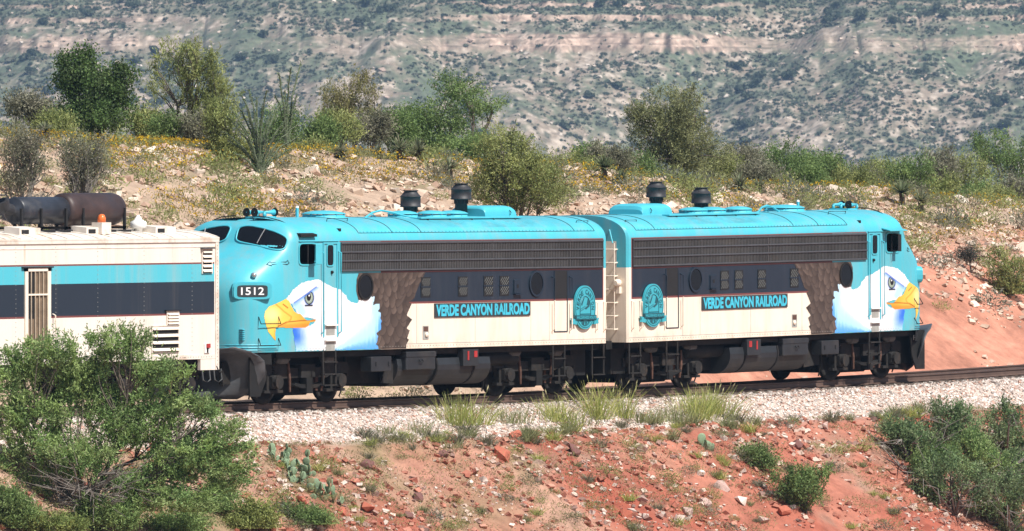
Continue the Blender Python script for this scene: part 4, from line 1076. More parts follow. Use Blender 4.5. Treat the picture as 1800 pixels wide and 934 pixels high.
    P('drum_outlet', [tube([(-11.0, yc, zc), (-11.25, yc, zc + 0.05), (-11.34, yc, zc + 0.22)], [0.14, 0.15, 0.17], 16), lathe([(0.02, 0.0), (0.17, 0.01), (0.17, 0.03), (0.02, 0.04)], (-11.40, yc, zc + 0.33), 'z', 16)], M['stack'])
    for x in (-11.1, -10.3, -9.3, -8.6, -6.9):
        P('drum_leg', [box(x - 0.03, x + 0.03, yc - 0.42, yc - 0.36, 4.16, 4.80), box(x - 0.03, x + 0.03, yc + 0.36, yc + 0.42, 4.16, 4.80), box(x - 0.03, x + 0.03, yc - 0.42, yc + 0.42, 4.30, 4.36)], M['dark'])
    P('drum_base', [box(-11.3, -6.5, yc - 0.5, yc - 0.36, 4.20, 4.28)], M['dark'])
    for x in (-11.45, -8.75, -5.9):
        P('roof_block', [prism_x([(-1.15, 4.17), (-1.15, 4.34), (-0.7, 4.38), (-0.7, 4.2)], x - 0.42, x + 0.42)], rust_white)
        P('block_opening', [box(x - 0.34, x - 0.05, -1.156, -1.149, 4.20, 4.30)], M['dark'])
    bc = P('beacon', [box(-8.68, -8.30, -1.25, -0.95, 4.18, 4.46)], rust_white)
    P('beacon_lens', [lathe([(0.10, 0.0), (0.10, 0.10), (0.07, 0.18), (0.02, 0.20)], (-8.48, -1.1, 4.46), 'z', 16)], M['orange'], bc, smooth=True)
    P('mushroom_vent', [lathe([(0.10, 0), (0.10, 0.1), (0.20, 0.12), (0.20, 0.26), (0.10, 0.31), (0.03, 0.42)], (-6.55, -0.8, 4.20), 'z', 18)], M['white'], smooth=True)
    truck(root, -6.4); truck(root, -18.6)
baggage_car()

# ------------------------------------------------------------------ far canyon side, some three kilometres off
def far_z(u, w):
    """height of the far slope (at half scale): u across the view, w away from the camera"""
    sh = 60 * vnoise(u / 75.0 + 3.3, w * 0 + 0.5, 61) + 22 * vnoise(u / 26.0, w / 300.0, 62) + 9 * fbm(u / 9.0, w / 30.0, 63, 3)
    gul = 13 * np.exp(-((u - 38 - (w - 1500) * 0.30) / 9.0) ** 2) - 20 * np.clip((u - 46 - (w - 1500) * 0.30) / 40, 0, 1.2)
    d = w - 1400 - sh - gul
    A = np.clip(0.75 + 2.2 * vnoise(u / 22.0, w * 0 + 2.5, 64), 0.0, 1)                 # the ledges come and go along the wall
    cliff = np.clip((d - 98) / 4, 0, 1) * np.clip((124 - d) / 4, 0, 1)
    d = d + cliff * (2.2 * fbm(u / 5.0, w * 0, 66, 3) + 3.0 * np.maximum(0, np.abs(vnoise(u / 3.1, w * 0, 67)) * -1 + 0.10) * -10 * 0.3)
    kz = [-900, -300, -60, 0, 60, 101]
    vz = [-70, -48, -25, -9.5, 12, 23.2]
    zs = np.interp(d, kz + [101.8, 104, 104.7, 106.5, 107.2, 117, 117.8, 126, 126.6, 150, 190, 300, 900], vz + [24.2, 24.5, 25.3, 25.6, 26.2, 28.4, 29.2, 30.6, 31.2, 34.4, 40, 58, 120])
    zz = np.interp(d, kz + [107, 126, 150, 190, 300, 900], vz + [25.0, 30.8, 34.4, 40, 58, 120])
    return zz + (zs - zz) * A + (1.1 - 0.7 * cliff) * fbm(u / 7.0, w / 9.0, 65, 4), d, A

def far_xyz(u, w, z):
    P = np.asarray(u)[..., None] * RT + np.asarray(w)[..., None] * FW
    P[..., 2] = z - CAM[2]
    return CAM + 2.0 * P

def build_far():
    us = np.arange(-90, 90.1, 0.5)
    ws = np.concatenate((np.arange(1000, 1360, 12.0), np.arange(1360, 1640, 0.62), np.arange(1640, 2300, 14.0)))
    U, Wd = np.meshgrid(us, ws)
    Z, D, A = far_z(U, Wd)
    soil, rock, green, pale, dark = (np.array(c) for c in ((0.25, 0.20, 0.155), (0.36, 0.265, 0.21), (0.115, 0.135, 0.09), (0.42, 0.35, 0.285), (0.10, 0.10, 0.075)))
    n1, n2, n3 = fbm(U / 7.0, Wd / 12.0, 71, 4), fbm(U / 1.3, Wd / 2.4, 75, 3), fbm(U / 0.9, Wd / 1.5, 77, 2)
    cl = lambda t: np.clip(t, 0, 1)[..., None]
    c = soil + (green - soil) * cl(0.50 + 1.6 * n1 + 1.2 * n2)
    c = c + (pale - c) * cl((n3 - 0.16 - 0.5 * n1) * 4.0)
    c = c + (dark - c) * cl((n2 - 0.20) * 3.0)
    band = ((D > 101) & (D < 107.3)) | ((D > 116.5) & (D < 118.5)) | ((D > 125.5) & (D < 127.5))
    varn_crack = np.clip((vnoise(U / 1.1, Z / 3.0, 81) - 0.12) * 6, 0, 1) * np.clip(vnoise(U / 9.0, Z * 0, 82) * 3 + 0.6, 0, 1)      # dark desert varnish, and shade of cracks put into the colour
    strata = (1 + 0.42 * np.sin(Z * 13.0 + n1 * 3) + 0.6 * n3)[..., None] * (1 - 0.72 * varn_crack)[..., None]
    c = c + (rock * strata - c) * cl(np.where(band, 1.0 + 1.5 * n2, 0) * A)
    c = c + (green * 0.9 - c) * cl(np.where(D > 119, 0.45 + 0.9 * n1, 0) * (~band))
    V = far_xyz(U, Wd, Z)
    nx, ny = len(us), len(ws)
    F = np.arange(nx * ny).reshape(ny, nx)
    F = np.stack([F[:-1, :-1], F[:-1, 1:], F[1:, 1:], F[1:, :-1]], -1).reshape(-1, 4)
    tag(obj('far_hillside', mesh('far_hillside', V.reshape(-1, 3), F, M['far_soil'], np.clip(c, 0.03, 0.8).reshape(-1, 3), False)), kind='structure')

def blob_leaves(rng, n, r, s):
    """a rounded shrub of loose facets"""
    d = rng.normal(size=(n, 3)); d /= np.linalg.norm(d, axis=1)[:, None]
    d[:, 2] = np.abs(d[:, 2]) * 0.9 - 0.15
    P = d * (r * (0.5 + 0.5 * rng.random((n, 1))))
    a = rng.normal(size=(n, 3)); a /= np.linalg.norm(a, axis=1)[:, None]
    b = np.cross(a, d + 0.3 * rng.normal(size=(n, 3))); b /= np.linalg.norm(b, axis=1)[:, None] + 1e-6
    return np.stack([P - a * s - b * s, P + a * s - b * s, P + a * s + b * s, P - a * s + b * s], 1)

def build_far_shrubs():
    rng = np.random.default_rng(8)
    NQ = 8
    protos = [blob_leaves(rng, NQ, 1.0, 0.46) for _ in range(12)]
    n = 72000
    U = rng.uniform(-84, 84, n); Wd = rng.uniform(1370, 1640, n)
    Z, D, A = far_z(U, Wd)
    dens = np.clip(0.50 + 1.7 * fbm(U / 9.0, Wd / 14.0, 91, 3), 0.10, 1)
    dens = np.where(D > 119, np.maximum(dens, 0.8), dens)
    dens = np.maximum(dens, np.exp(-((U - 38 - (Wd - 1500) * 0.30) / 8.0) ** 2) * 0.9)
    dens = np.where((D > 100) & (D < 108), 0.07, dens)
    keep = rng.random(n) < dens
    U, Wd, Z, D = U[keep], Wd[keep], Z[keep], D[keep]
    base = far_xyz(U, Wd, Z)
    r = 0.15 + 0.38 * rng.random(len(U)) ** 2.6
    big = rng.random(len(U)) < 0.010
    r = 2.0 * np.where(big, 0.6 + 0.6 * rng.random(len(U)), r)
    order = np.argsort(-r)                                             # the largest stand as trees of their own
    vis = [i for i in order if abs(U[i]) < 78 and 1380 < Wd[i] < 1600][:170]
    sel = np.zeros(len(U), bool); sel[vis] = True
    rest = np.where(~sel)[0]
    V = (np.array(protos)[rest % 12] * r[rest][:, None, None, None] * [1, 1, 0.85] + (base[rest] + np.stack([0 * rest, 0 * rest, r[rest] * 0.3], 1))[:, None, None]).reshape(-1, 3)
    g = pick(rng, len(rest), [(0.125, 0.145, 0.095), (0.15, 0.165, 0.115), (0.095, 0.12, 0.08), (0.18, 0.18, 0.13)], 0.15)
    tag(obj('far_scrub', mesh('far_scrub', V, np.arange(len(V)).reshape(-1, 4), M['leaf'], np.repeat(g, 4 * NQ, 0))), 'low grey green scrub dotting the far canyon slope', 'scrub', kind='stuff')
    # boulders fallen below the ledges
    m = 5000
    U2 = rng.uniform(-84, 84, m); W2 = rng.uniform(1380, 1600, m); Z2, D2, A2 = far_z(U2, W2)
    k = rng.random(m) < np.interp(D2, [0, 60, 100, 118], [0.25, 0.45, 0.8, 0.2])
    P = far_xyz(U2[k], W2[k], Z2[k])
    V, F, c = stones(P, 0.5 + 1.2 * rng.random(k.sum()) ** 3, pick(rng, k.sum(), [(0.50, 0.40, 0.33), (0.56, 0.48, 0.41), (0.44, 0.33, 0.27)], 0.12), rng)
    tag(obj('far_boulders', mesh('far_boulders', V, F, M['stone'], c)), 'pale fallen blocks on the far canyon slope', 'stones', kind='stuff')
    mes = []
    for q in range(6):
        lobes = np.concatenate([blob_leaves(rng, 40, rng.uniform(0.4, 0.75), 0.20) + np.append(rng.normal(size=2) * 0.35, rng.uniform(0.1, 0.6)) for _ in range(4)])
        Vp = lobes.reshape(-1, 3) + [0, 0, 0.2]
        mes.append((mesh('crown', Vp, np.arange(len(Vp)).reshape(-1, 4), M['leaf'], np.repeat(pick(rng, 160, [(0.075, 0.095, 0.055), (0.095, 0.11, 0.07)], 0.2), 4, 0)),
                    mesh('trunk', *tube([(0, 0, -0.3), (0.03, 0.02, 0.5)], [0.10, 0.05], 5), M['wood'])))
    for q, i in enumerate(vis):
        o = tag(empty('juniper_tree', base[i].tolist(), (0, 0, float(rng.uniform(0, 6.28)))), 'dark round juniper standing on the hazy far canyon slope', 'tree', 'junipers on the far canyon slope')
        o.scale = (float(r[i]),) * 3
        obj('crown', mes[q % 6][0], o); obj('trunk', mes[q % 6][1], o)
build_far()
build_far_shrubs()

# ------------------------------------------------------------------ plants
def spot(px, v):
    X, Y = at(px, v)
    z = float(ground_z(X, Y))
    d = (X - CAM[0]) * FW[0] + (Y - CAM[1]) * FW[1]
    return np.array((X, Y, z)), FPX / d

def row_of(p, s): return 288.4 + (5.904 - p[2]) * s

def on_ground(px, py, lo, hi):
    """the place where the sight line through photo point (px,py) first meets the ground between v = lo and hi"""
    vs_ = np.linspace(lo, hi, 140)
    prev = None
    for v in vs_:
        p, s = spot(px, v)
        r = row_of(p, s) - py
        if prev is not None and r <= 0 <= prev: return p, s
        prev = r
    return min((spot(px, v) for v in vs_[::5]), key=lambda q: abs(row_of(*q) - py))

def leaf_quads(P, D, L, Wd, rng):
    n = len(P)
    D = D / (np.linalg.norm(D, axis=1)[:, None] + 1e-9)
    S = np.cross(D, rng.normal(size=(n, 3))); S /= np.linalg.norm(S, axis=1)[:, None] + 1e-9
    L = (L * (0.6 + 0.8 * rng.random(n)))[:, None]; Wd = (Wd * (0.7 + 0.6 * rng.random(n)))[:, None]
    V = np.stack([P - D * L * 0.5, P + S * Wd * 0.5, P + D * L * 0.5, P - S * Wd * 0.5], 1)
    return V.reshape(-1, 3), np.arange(4 * n).reshape(-1, 4)

def tubes_mesh(lines, n=4):
    pr = [tube(p, r, n, False) for p, r in lines]
    return join(pr)

def plant(name, label, cat, px, v, ells, nsub=60, rc=0.22, nleaf=6000, leaf=(0.08, 0.03), cols=((0.06, 0.09, 0.03),), wispy=0.0, flat=0.75, trunk=0.07, stems=5,
          seed=1, group=None, wood='wood', base=None, droop=0.0, nstem=60, dead=0, depth=0.9):
    rng = np.random.default_rng(seed)
    nleaf = int(nleaf * 1.55); nsub = int(nsub * 1.4); leaf = (leaf[0], leaf[1] * 1.25); trunk = trunk * 0.75
    p0, s = base if base is not None else spot(px, v)
    root = tag(empty(name, p0.tolist()), label, cat, group)
    E = []
    for (ex, ey, rx, ry) in ells:
        lat = (ex - 900) / s - ((p0 - CAM) @ RT)
        E.append(np.concatenate((RT * lat + FW * rng.normal() * 0.15 * rx / s, [0.0]))[:3] * [1, 1, 0] + np.array((0, 0, 5.904 - (ey - 288.4) / s - p0[2])))
    E = np.array(E); rad = np.array([(rx / s, depth * rx / s, ry / s) for _, _, rx, ry in ells])
    w = rad.prod(1) ** 0.8; w /= w.sum()
    k = rng.choice(len(E), nsub, p=w)
    d = rng.normal(size=(nsub, 3)); d /= np.linalg.norm(d, axis=1)[:, None]
    q = d * (0.25 + 0.75 * rng.random((nsub, 1)) ** 0.6) * rad[k]
    C = E[k] + q[:, :1] * RT + q[:, 1:2] * FW + q[:, 2:] * [0, 0, 1.0]
    C[:, 2] = np.maximum(C[:, 2], 0.08)
    # leaves
    per = rng.multinomial(nleaf, np.full(nsub, 1 / nsub) * 1.0)
    idx = np.repeat(np.arange(nsub), per); n = len(idx)
    out = C / (np.linalg.norm(C, axis=1)[:, None] + 1e-6)
    out = out + rng.normal(size=out.shape) * 0.25 + np.array((0, 0, 0.35 - droop))
    out /= np.linalg.norm(out, axis=1)[:, None]
    g = rng.normal(size=(n, 3))
    sc = rc * (0.7 + 0.6 * rng.random(nsub))[idx][:, None]
    if wispy > 0:
        # leaves sit along slim shoots that leave each clump outwards
        nsh = 7
        sh = out[:, None] + 0.55 * rng.normal(size=(nsub, nsh, 3)); sh /= np.linalg.norm(sh, axis=2)[:, :, None]
        so = rng.normal(size=(nsub, nsh, 3)) * 0.35
        j = rng.integers(0, nsh, n)
        t = rng.uniform(-1.0, 1.2, n)[:, None]
        Pw = C[idx] + so[idx, j] * sc + sh[idx, j] * t * sc * 1.5 + g * sc * 0.12
        Pb = C[idx] + g * sc * [1, 1, flat]
        m = rng.random((n, 1)) < wispy
        P = np.where(m, Pw, Pb); D = np.where(m, sh[idx, j] + 0.5 * rng.normal(size=(n, 3)), rng.normal(size=(n, 3)))
    else:
        P = C[idx] + g * sc * [1, 1, flat]
        D = out[idx] + 0.9 * rng.normal(size=(n, 3)) - np.array((0, 0, droop))
    P[:, 2] = np.maximum(P[:, 2], 0.02)
    V, F = leaf_quads(P, D, leaf[0], leaf[1], rng)
    cl = np.array(cols)[rng.integers(0, len(cols), nsub)] * (0.66 + 0.66 * rng.random((nsub, 1)))
    c = cl[idx] * (0.75 + 0.5 * rng.random((n, 1)))
    obj('crown', mesh('crown', V, F, M['leaf'], np.repeat(c, 4, 0)), root)
    # limbs: a few main stems, then lighter limbs out to the clumps
    lines, mains = [], []
    foot = rng.normal(size=(stems, 3)) * trunk * 1.6 * [1, 1, 0]
    tgt = E[rng.choice(len(E), stems, p=w)]
    for a, b in zip(foot, tgt):
        bend = rng.normal(size=3) * 0.12 * np.linalg.norm(b)
        pts = [a + (b - a) * t + bend * math.sin(t * math.pi) + np.array((0, 0, 0.25 * abs(b[2]) * math.sin(t * math.pi) * 0.4)) for t in np.linspace(0, 0.92, 7)]
        pts[0] = pts[0] - [0, 0, 0.25]
        lines.append((pts, np.linspace(trunk, trunk * 0.35, 7))); mains += pts[2:]
    mains = np.array(mains)
    for i in rng.choice(nsub, min(nstem, nsub), replace=False):
        b = C[i]; a = mains[np.argmin(np.linalg.norm(mains - b * [0.75, 0.75, 0.65], axis=1))]
        bend = rng.normal(size=3) * 0.10 * np.linalg.norm(b - a)
        lines.append(([a + (b - a) * t + bend * math.sin(t * math.pi) for t in np.linspace(0, 1, 5)], np.linspace(trunk * 0.33, 0.007, 5)))
    obj('trunk', mesh('trunk', *tubes_mesh(lines, 5), M[wood], smooth=True), root)
    if dead:
        dl = []
        for _ in range(dead):
            a0 = rng.uniform(0, 6.28); r1 = rng.uniform(0.5, 1.6)
            b = np.array((math.cos(a0) * r1, math.sin(a0) * r1, rng.uniform(0.1, 1.3))) - FW * rng.uniform(0.1, 0.9)
            mid = b * 0.5 + rng.normal(size=3) * 0.15 + [0, 0, 0.15]
            dl.append(([np.zeros(3), mid, b], [0.035, 0.02, 0.006]))
            for _k in range(3):
                dl.append(([mid, (mid + b) / 2 + rng.normal(size=3) * 0.1, b + rng.normal(size=3) * 0.28], [0.014, 0.009, 0.004]))
        obj('dead_branches', mesh('dead_branches', *tubes_mesh(dl, 4), M['pale_wood']), root)
    return root

OLIVE = ((0.29, 0.32, 0.115), (0.34, 0.36, 0.135), (0.23, 0.27, 0.095))
GREEN = ((0.18, 0.26, 0.09), (0.22, 0.30, 0.105), (0.14, 0.215, 0.07))
DARK = ((0.09, 0.15, 0.045), (0.13, 0.19, 0.06), (0.10, 0.145, 0.06))
GREY = ((0.23, 0.225, 0.15), (0.20, 0.205, 0.13), (0.26, 0.245, 0.18))
THK = ((0.17, 0.25, 0.11), (0.21, 0.29, 0.125), (0.14, 0.21, 0.095), (0.25, 0.31, 0.16))
MESQ = ((0.22, 0.33, 0.11), (0.27, 0.37, 0.125), (0.18, 0.28, 0.10), (0.31, 0.40, 0.16))

# --- on the rise behind the train
plant('juniper_tree', 'dense dark green juniper on the ridge above the baggage car', 'tree', 165, 21, [(165, 165, 60, 55), (128, 128, 34, 36), (208, 148, 28, 40), (160, 208, 72, 26), (148, 104, 18, 20), (185, 120, 16, 16)],
      110, 0.17, 15000, (0.075, 0.045), DARK, 0.0, 0.9, 0.08, 5, 2, depth=0.8)
plant('palo_verde_tree', 'sparse olive tree with dark forked trunk between the juniper and ocotillo', 'tree', 330, 21, [(305, 112, 38, 34), (350, 125, 48, 46), (385, 180, 36, 44), (280, 155, 22, 22), (335, 92, 26, 18), (345, 185, 45, 30)],
      120, 0.16, 7500, (0.12, 0.016), OLIVE, 0.9, 0.8, 0.10, 5, 3, nstem=90)
plant('creosote_bush', 'large olive creosote bush left of the ocotillo', 'bush', 400, 16.5, [(392, 225, 34, 40), (408, 270, 36, 32), (380, 190, 20, 26), (395, 284, 30, 14)], 90, 0.17, 8500, (0.085, 0.022), OLIVE, 0.75, 0.8, 0.05, 7, 4, nstem=80)
plant('mesquite_bush', 'rounded green bush behind the ocotillo stems', 'bush', 500, 24, [(500, 222, 40, 36), (480, 240, 40, 22), (530, 245, 24, 18)], 60, 0.18, 5000, (0.07, 0.026), GREEN, 0.3, seed=5)
plant('palo_verde_tree', 'soft yellowish tufted tree standing alone right of the ocotillo', 'tree', 618, 27, [(597, 178, 32, 36), (640, 168, 24, 32), (622, 150, 18, 18), (625, 212, 42, 24), (590, 215, 30, 18)], 70, 0.20, 7000, (0.11, 0.018), ((0.28, 0.26, 0.11), (0.24, 0.22, 0.10)), 0.8, seed=6, trunk=0.08)
plant('mesquite_tree', 'spreading green mesquite on the ridge above the front locomotive', 'tree', 795, 24, [(765, 205, 70, 30), (818, 165, 48, 28), (728, 225, 50, 30), (852, 188, 38, 18), (785, 250, 90, 32), (795, 148, 30, 16)],
      120, 0.19, 15000, (0.075, 0.026), GREEN, 0.3, 0.6, 0.09, 6, 7)
plant('creosote_bush', 'big olive bush rising behind the front locomotive roof hatch', 'bush', 905, 9.6, [(892, 268, 55, 40), (940, 312, 58, 46), (862, 318, 36, 42), (905, 352, 52, 22), (975, 345, 26, 24), (850, 260, 22, 22)],
      130, 0.18, 14000, (0.085, 0.022), OLIVE, 0.7, 0.8, 0.06, 8, 8, nstem=100)
plant('juniper_tree', 'tall shaggy grey olive tree above the rear locomotive stacks', 'tree', 1195, 21, [(1192, 178, 44, 40), (1150, 228, 42, 52), (1218, 232, 48, 56), (1188, 285, 70, 34), (1258, 285, 26, 40), (1122, 198, 22, 20), (1180, 235, 50, 50)],
      170, 0.18, 20000, (0.095, 0.02), ((0.26, 0.275, 0.13), (0.30, 0.31, 0.15), (0.21, 0.225, 0.11)), 0.45, 0.9, 0.10, 6, 9, droop=0.5)
for k, (px, lab, ells, cols) in enumerate((
        (1310, 'grey green bush just right of the shaggy tree', [(1305, 285, 45, 30), (1330, 300, 40, 22)], GREY),
        (1390, 'middle bush of the green thicket above the rear locomotive cab', [(1385, 280, 55, 30), (1400, 300, 60, 22)], GREEN),
        (1460, 'rightmost low bush of the green thicket above the rear horn', [(1455, 295, 42, 26), (1480, 308, 30, 18)], GREEN),
        (1560, 'low olive bush in the gap between the thicket and far right bushes', [(1555, 315, 46, 34), (1590, 330, 34, 26)], OLIVE),
        (1690, 'broad olive bush at the right end of the ridge', [(1690, 300, 48, 42), (1665, 330, 44, 34), (1725, 325, 40, 36)], OLIVE),
        (1770, 'dark green bush cut by the right edge of the picture on the ridge', [(1760, 265, 56, 36), (1790, 310, 44, 44), (1735, 262, 30, 26)], GREEN),
        (1036, 'small bright green bush peeking over the ridge before the shaggy tree', [(1036, 276, 26, 12)], GREEN),
        (60, 'dim green bush on the skyline left of the juniper', [(45, 185, 36, 18), (75, 200, 28, 14)], GREY),
        (245, 'low green brush between the juniper and the forked tree', [(252, 212, 26, 20), (265, 225, 24, 12)], OLIVE),
        (690, 'low green bush at the left foot of the spreading mesquite', [(695, 228, 32, 30)], GREEN))):
    plant('desert_bush', lab, 'bush', px, 23 + k % 3, ells, 55, 0.18, 5500, (0.08, 0.026), cols, 0.5, seed=20 + k, trunk=0.05)
plant('desert_bush', 'pale grey green bush above the left end of the black drum', 'bush', 42, 11, [(42, 262, 40, 32), (30, 310, 34, 26), (60, 300, 24, 24)], 70, 0.16, 5000, (0.07, 0.02), GREY, 0.7, seed=40, wood='pale_wood', dead=14)
plant('desert_bush', 'half dead bush with grey twigs above the rusty drum', 'bush', 148, 10.5, [(150, 262, 44, 28), (142, 305, 36, 28), (170, 290, 24, 24)], 60, 0.16, 4200, (0.07, 0.02), GREY, 0.7, seed=41, wood='pale_wood', dead=22)
plant('creosote_bush', 'feathery olive bush on the red bank at the right edge', 'bush', 1770, 8.2, [(1765, 472, 36, 34), (1782, 500, 34, 44), (1752, 530, 30, 26)], 70, 0.17, 6500, (0.09, 0.02), OLIVE, 0.85, seed=42, nstem=70)
plant('desert_bush', 'small dark grey shrub on the pink bank right of the rear nose', 'bush', 1706, 9.4, [(1706, 448, 22, 14)], 24, 0.12, 1500, (0.05, 0.018), ((0.09, 0.09, 0.075), (0.07, 0.075, 0.06)), 0.3, seed=43, trunk=0.02)

# --- in front of the train
plant('mesquite_tree', 'huge feathery mesquite in the left foreground hiding the baggage car wheels', 'tree', 150, -6.0,
      [(85, 622, 60, 34), (212, 605, 58, 30), (20, 668, 50, 50), (285, 655, 50, 30), (150, 672, 70, 45), (335, 715, 55, 36), (60, 740, 70, 50), (235, 735, 90, 50), (392, 770, 42, 40), (330, 800, 80, 46), (130, 800, 90, 40), (20, 810, 34, 70), (400, 835, 44, 36), (260, 850, 80, 34), (330, 880, 70, 24), (235, 890, 60, 22), (60, 868, 50, 34), (420, 800, 30, 30)],
      640, 0.14, 76000, (0.085, 0.022), MESQ, 0.75, 0.5, 0.085, 9, 50, nstem=220, dead=46, depth=0.55, base=on_ground(150, 905, -2.6, -9))
for k, (px, py, lab, ells, cols, wsp) in enumerate((
        (445, 930, 'yellow green shrub at the foot of the mesquite', [(445, 912, 44, 26), (420, 925, 30, 18)], ((0.30, 0.34, 0.11), (0.26, 0.30, 0.10)), 0.6),
        (330, 945, 'low green shrub below the mesquite at the bottom edge', [(325, 920, 46, 26), (275, 930, 36, 20)], GREEN, 0.5),
        (90, 950, 'rank green weeds at the bottom left corner', [(90, 925, 60, 18), (40, 918, 40, 20)], ((0.20, 0.26, 0.08), (0.24, 0.28, 0.09)), 0.8),
        (180, 935, 'green weeds in the shade under the mesquite', [(180, 905, 50, 26), (215, 915, 34, 18)], GREEN, 0.6),
        (20, 930, 'green bush in the bottom left corner', [(15, 890, 36, 34), (45, 905, 30, 22)], GREEN, 0.6),
        (385, 900, 'fresh green shrub under the right side of the mesquite', [(385, 880, 40, 26), (350, 892, 34, 18)], MESQ, 0.7),
        (545, 925, 'low green shrub right of the prickly pear at the bottom edge', [(548, 915, 38, 16), (505, 905, 26, 14)], GREEN, 0.5),
        (1415, 905, 'single wispy green shrub on the red slope', [(1412, 858, 38, 32), (1432, 838, 26, 20), (1390, 870, 24, 20), (1370, 840, 20, 12)], GREEN, 0.8),
        (1330, 820, 'small sprawling weed on the red slope left of the wispy shrub', [(1325, 800, 26, 12), (1350, 812, 18, 10)], GREEN, 0.6),
        (1600, 815, 'leftmost bush of the dark thicket at lower right', [(1605, 775, 36, 32), (1580, 758, 26, 20)], THK, 0.7),
        (1680, 800, 'tall bush in the lower right thicket nearest the ballast', [(1668, 735, 48, 28), (1700, 765, 50, 36), (1640, 780, 36, 34)], THK, 0.7),
        (1770, 810, 'right edge bush of the thicket below the ballast', [(1765, 745, 40, 40), (1785, 790, 36, 40)], THK, 0.7),
        (1680, 900, 'middle dark bush of the lower right thicket', [(1670, 830, 56, 44), (1640, 860, 40, 36), (1710, 860, 46, 40)], THK, 0.7),
        (1625, 850, 'bush at the left flank of the thicket above the brown ledge', [(1632, 815, 34, 26), (1660, 800, 30, 26)], GREEN, 0.8),
        (1735, 860, 'bush joining the upper and lower rows of the thicket', [(1735, 815, 42, 34), (1715, 790, 30, 26)], MESQ, 0.8),
        (1795, 880, 'bush at the right edge between the thicket rows', [(1790, 835, 40, 44), (1760, 830, 36, 34)], THK, 0.7),
        (1775, 945, 'dark bush in the lower right corner', [(1765, 870, 48, 50), (1785, 910, 40, 40), (1730, 905, 40, 34)], THK, 0.7))):
    n = 3000 if ells[0][2] < 30 else (7000 if k < 9 else 8200)
    plant('desert_bush', lab, 'bush', px, 0, ells, 40 if k < 9 else 52, 0.15, n, (0.075, 0.022), cols, wsp, 0.8, 0.035, 5, 60 + k, dead=8 if k > 8 else 0, base=on_ground(px, py, -2.7, -9))

# a loose belt of shrubs fills the crest towards the right
rb_ = np.random.default_rng(55)
BELT = ['low olive shrub on the crest above the coupled ends', 'grey shrub on the crest left of the shaggy tree', 'olive shrub at the left foot of the shaggy tree', 'green shrub at the right foot of the shaggy tree', 'pale olive shrub above the rear front fan', 'round green shrub above the rear antenna', 'olive shrub above the rear cab roof',
        'grey green shrub above the rear visor', 'tall olive shrub right above the rear nose', 'pale shrub in the belt right of the nose', 'dark green shrub in the far right belt', 'olive shrub below the broad ridge bush', 'grey shrub under the dark bush at the right edge', 'olive shrub in the right corner of the ridge', 'low shrub behind the front antenna', 'olive shrub left of the big bush above the front stacks',
        'olive brush round the foot of the forked tree', 'grey brush left of the forked tree foot', 'olive brush at the foot of the soft tufted tree', 'green brush right of the soft tufted tree', 'olive brush below the spreading mesquite', 'grey green brush left of the ridge juniper foot']
for k, (px, py, w, h) in enumerate(((985, 300, 40, 22), (1090, 285, 30, 20), (1120, 300, 34, 24), (1262, 300, 36, 26), (1340, 312, 44, 22), (1415, 318, 46, 22), (1490, 322, 44, 24), (1530, 330, 40, 24), (1600, 312, 44, 34), (1635, 338, 40, 26), (1650, 300, 40, 34), (1700, 352, 48, 24), (1760, 356, 44, 26), (1790, 345, 40, 30), (560, 240, 34, 22), (770, 285, 36, 20), (345, 222, 40, 20), (295, 225, 30, 16), (600, 225, 38, 20), (655, 225, 34, 22), (830, 268, 50, 22), (95, 222, 40, 16))):
    plant('desert_bush', BELT[k], 'bush', px, 19.5 + (k % 4) * 0.8, [(px, py, w, h), (px + rb_.normal() * w * 0.4, py - h * 0.5, w * 0.6, h * 0.7)], 40, 0.17, 3600, (0.085, 0.024), (OLIVE, GREY, GREEN)[k % 3], 0.7, seed=500 + k, trunk=0.04, nstem=25)

# --- ocotillos: a fan of wands
def ocotillo(px, py, tips, label, seed, lo, hi):
    rng = np.random.default_rng(seed)
    p0, s = on_ground(px, py, lo, hi)
    root = tag(empty('ocotillo', p0.tolist()), label, 'cactus')
    for (tx, ty) in tips:
        b = RT * ((tx - 900) / s - (p0 - CAM) @ RT) + FW * rng.normal() * 0.35
        b[2] = 5.904 - (ty - 288.4) / s - p0[2]
        a = rng.normal(size=3) * 0.04 * [1, 1, 0]
        k = 11
        pts = np.array([a + (b - a) * t + [0, 0, b[2] * 0.10 * math.sin(t * math.pi)] - (b * [1, 1, 0]) * 0.10 * math.sin(t * math.pi) for t in np.linspace(0, 1, k)]) + rng.normal(size=(k, 3)) * 0.012
        pts[0, 2] -= 0.1
        st = obj('stem', mesh('stem', *tube(pts, np.linspace(0.036, 0.018, k), 5), M['ocotillo']), root)
        t = rng.uniform(0.12, 1, 150) * (k - 1); i = np.minimum(t.astype(int), k - 2)
        P = pts[i] + (pts[i + 1] - pts[i]) * (t - i)[:, None]
        V, F = leaf_quads(P + rng.normal(size=P.shape) * 0.032, rng.normal(size=P.shape) + [0, 0, 0.6], 0.06, 0.026, rng)
        obj('leaves', mesh('leaves', V, F, M['leaf'], np.repeat(pick(rng, 150, [(0.13, 0.20, 0.08), (0.16, 0.22, 0.10)], 0.2), 4, 0)), st)
M['ocotillo'] = plain('ocotillo_bark', (0.11, 0.13, 0.08), 0.9, var=0.3, scale=20)
rr = np.random.default_rng(70)
ocotillo(456, 310, [(398, 205), (405, 190), (412, 178), (418, 215), (425, 165), (432, 185), (438, 158), (446, 200), (452, 172), (462, 185), (470, 160), (478, 195), (487, 205), (493, 178), (500, 225), (508, 205), (518, 222), (524, 240), (390, 230), (402, 248), (512, 262), (410, 268)],
         'wide green ocotillo with a fan of wands on the stony slope', 71, 6, 20)
ocotillo(503, 272, [(512, 118), (528, 108), (490, 130), (523, 165), (500, 160), (516, 190), (484, 168), (496, 200)], 'tall thin ocotillo behind the wide one, reaching highest', 72, 12, 24)

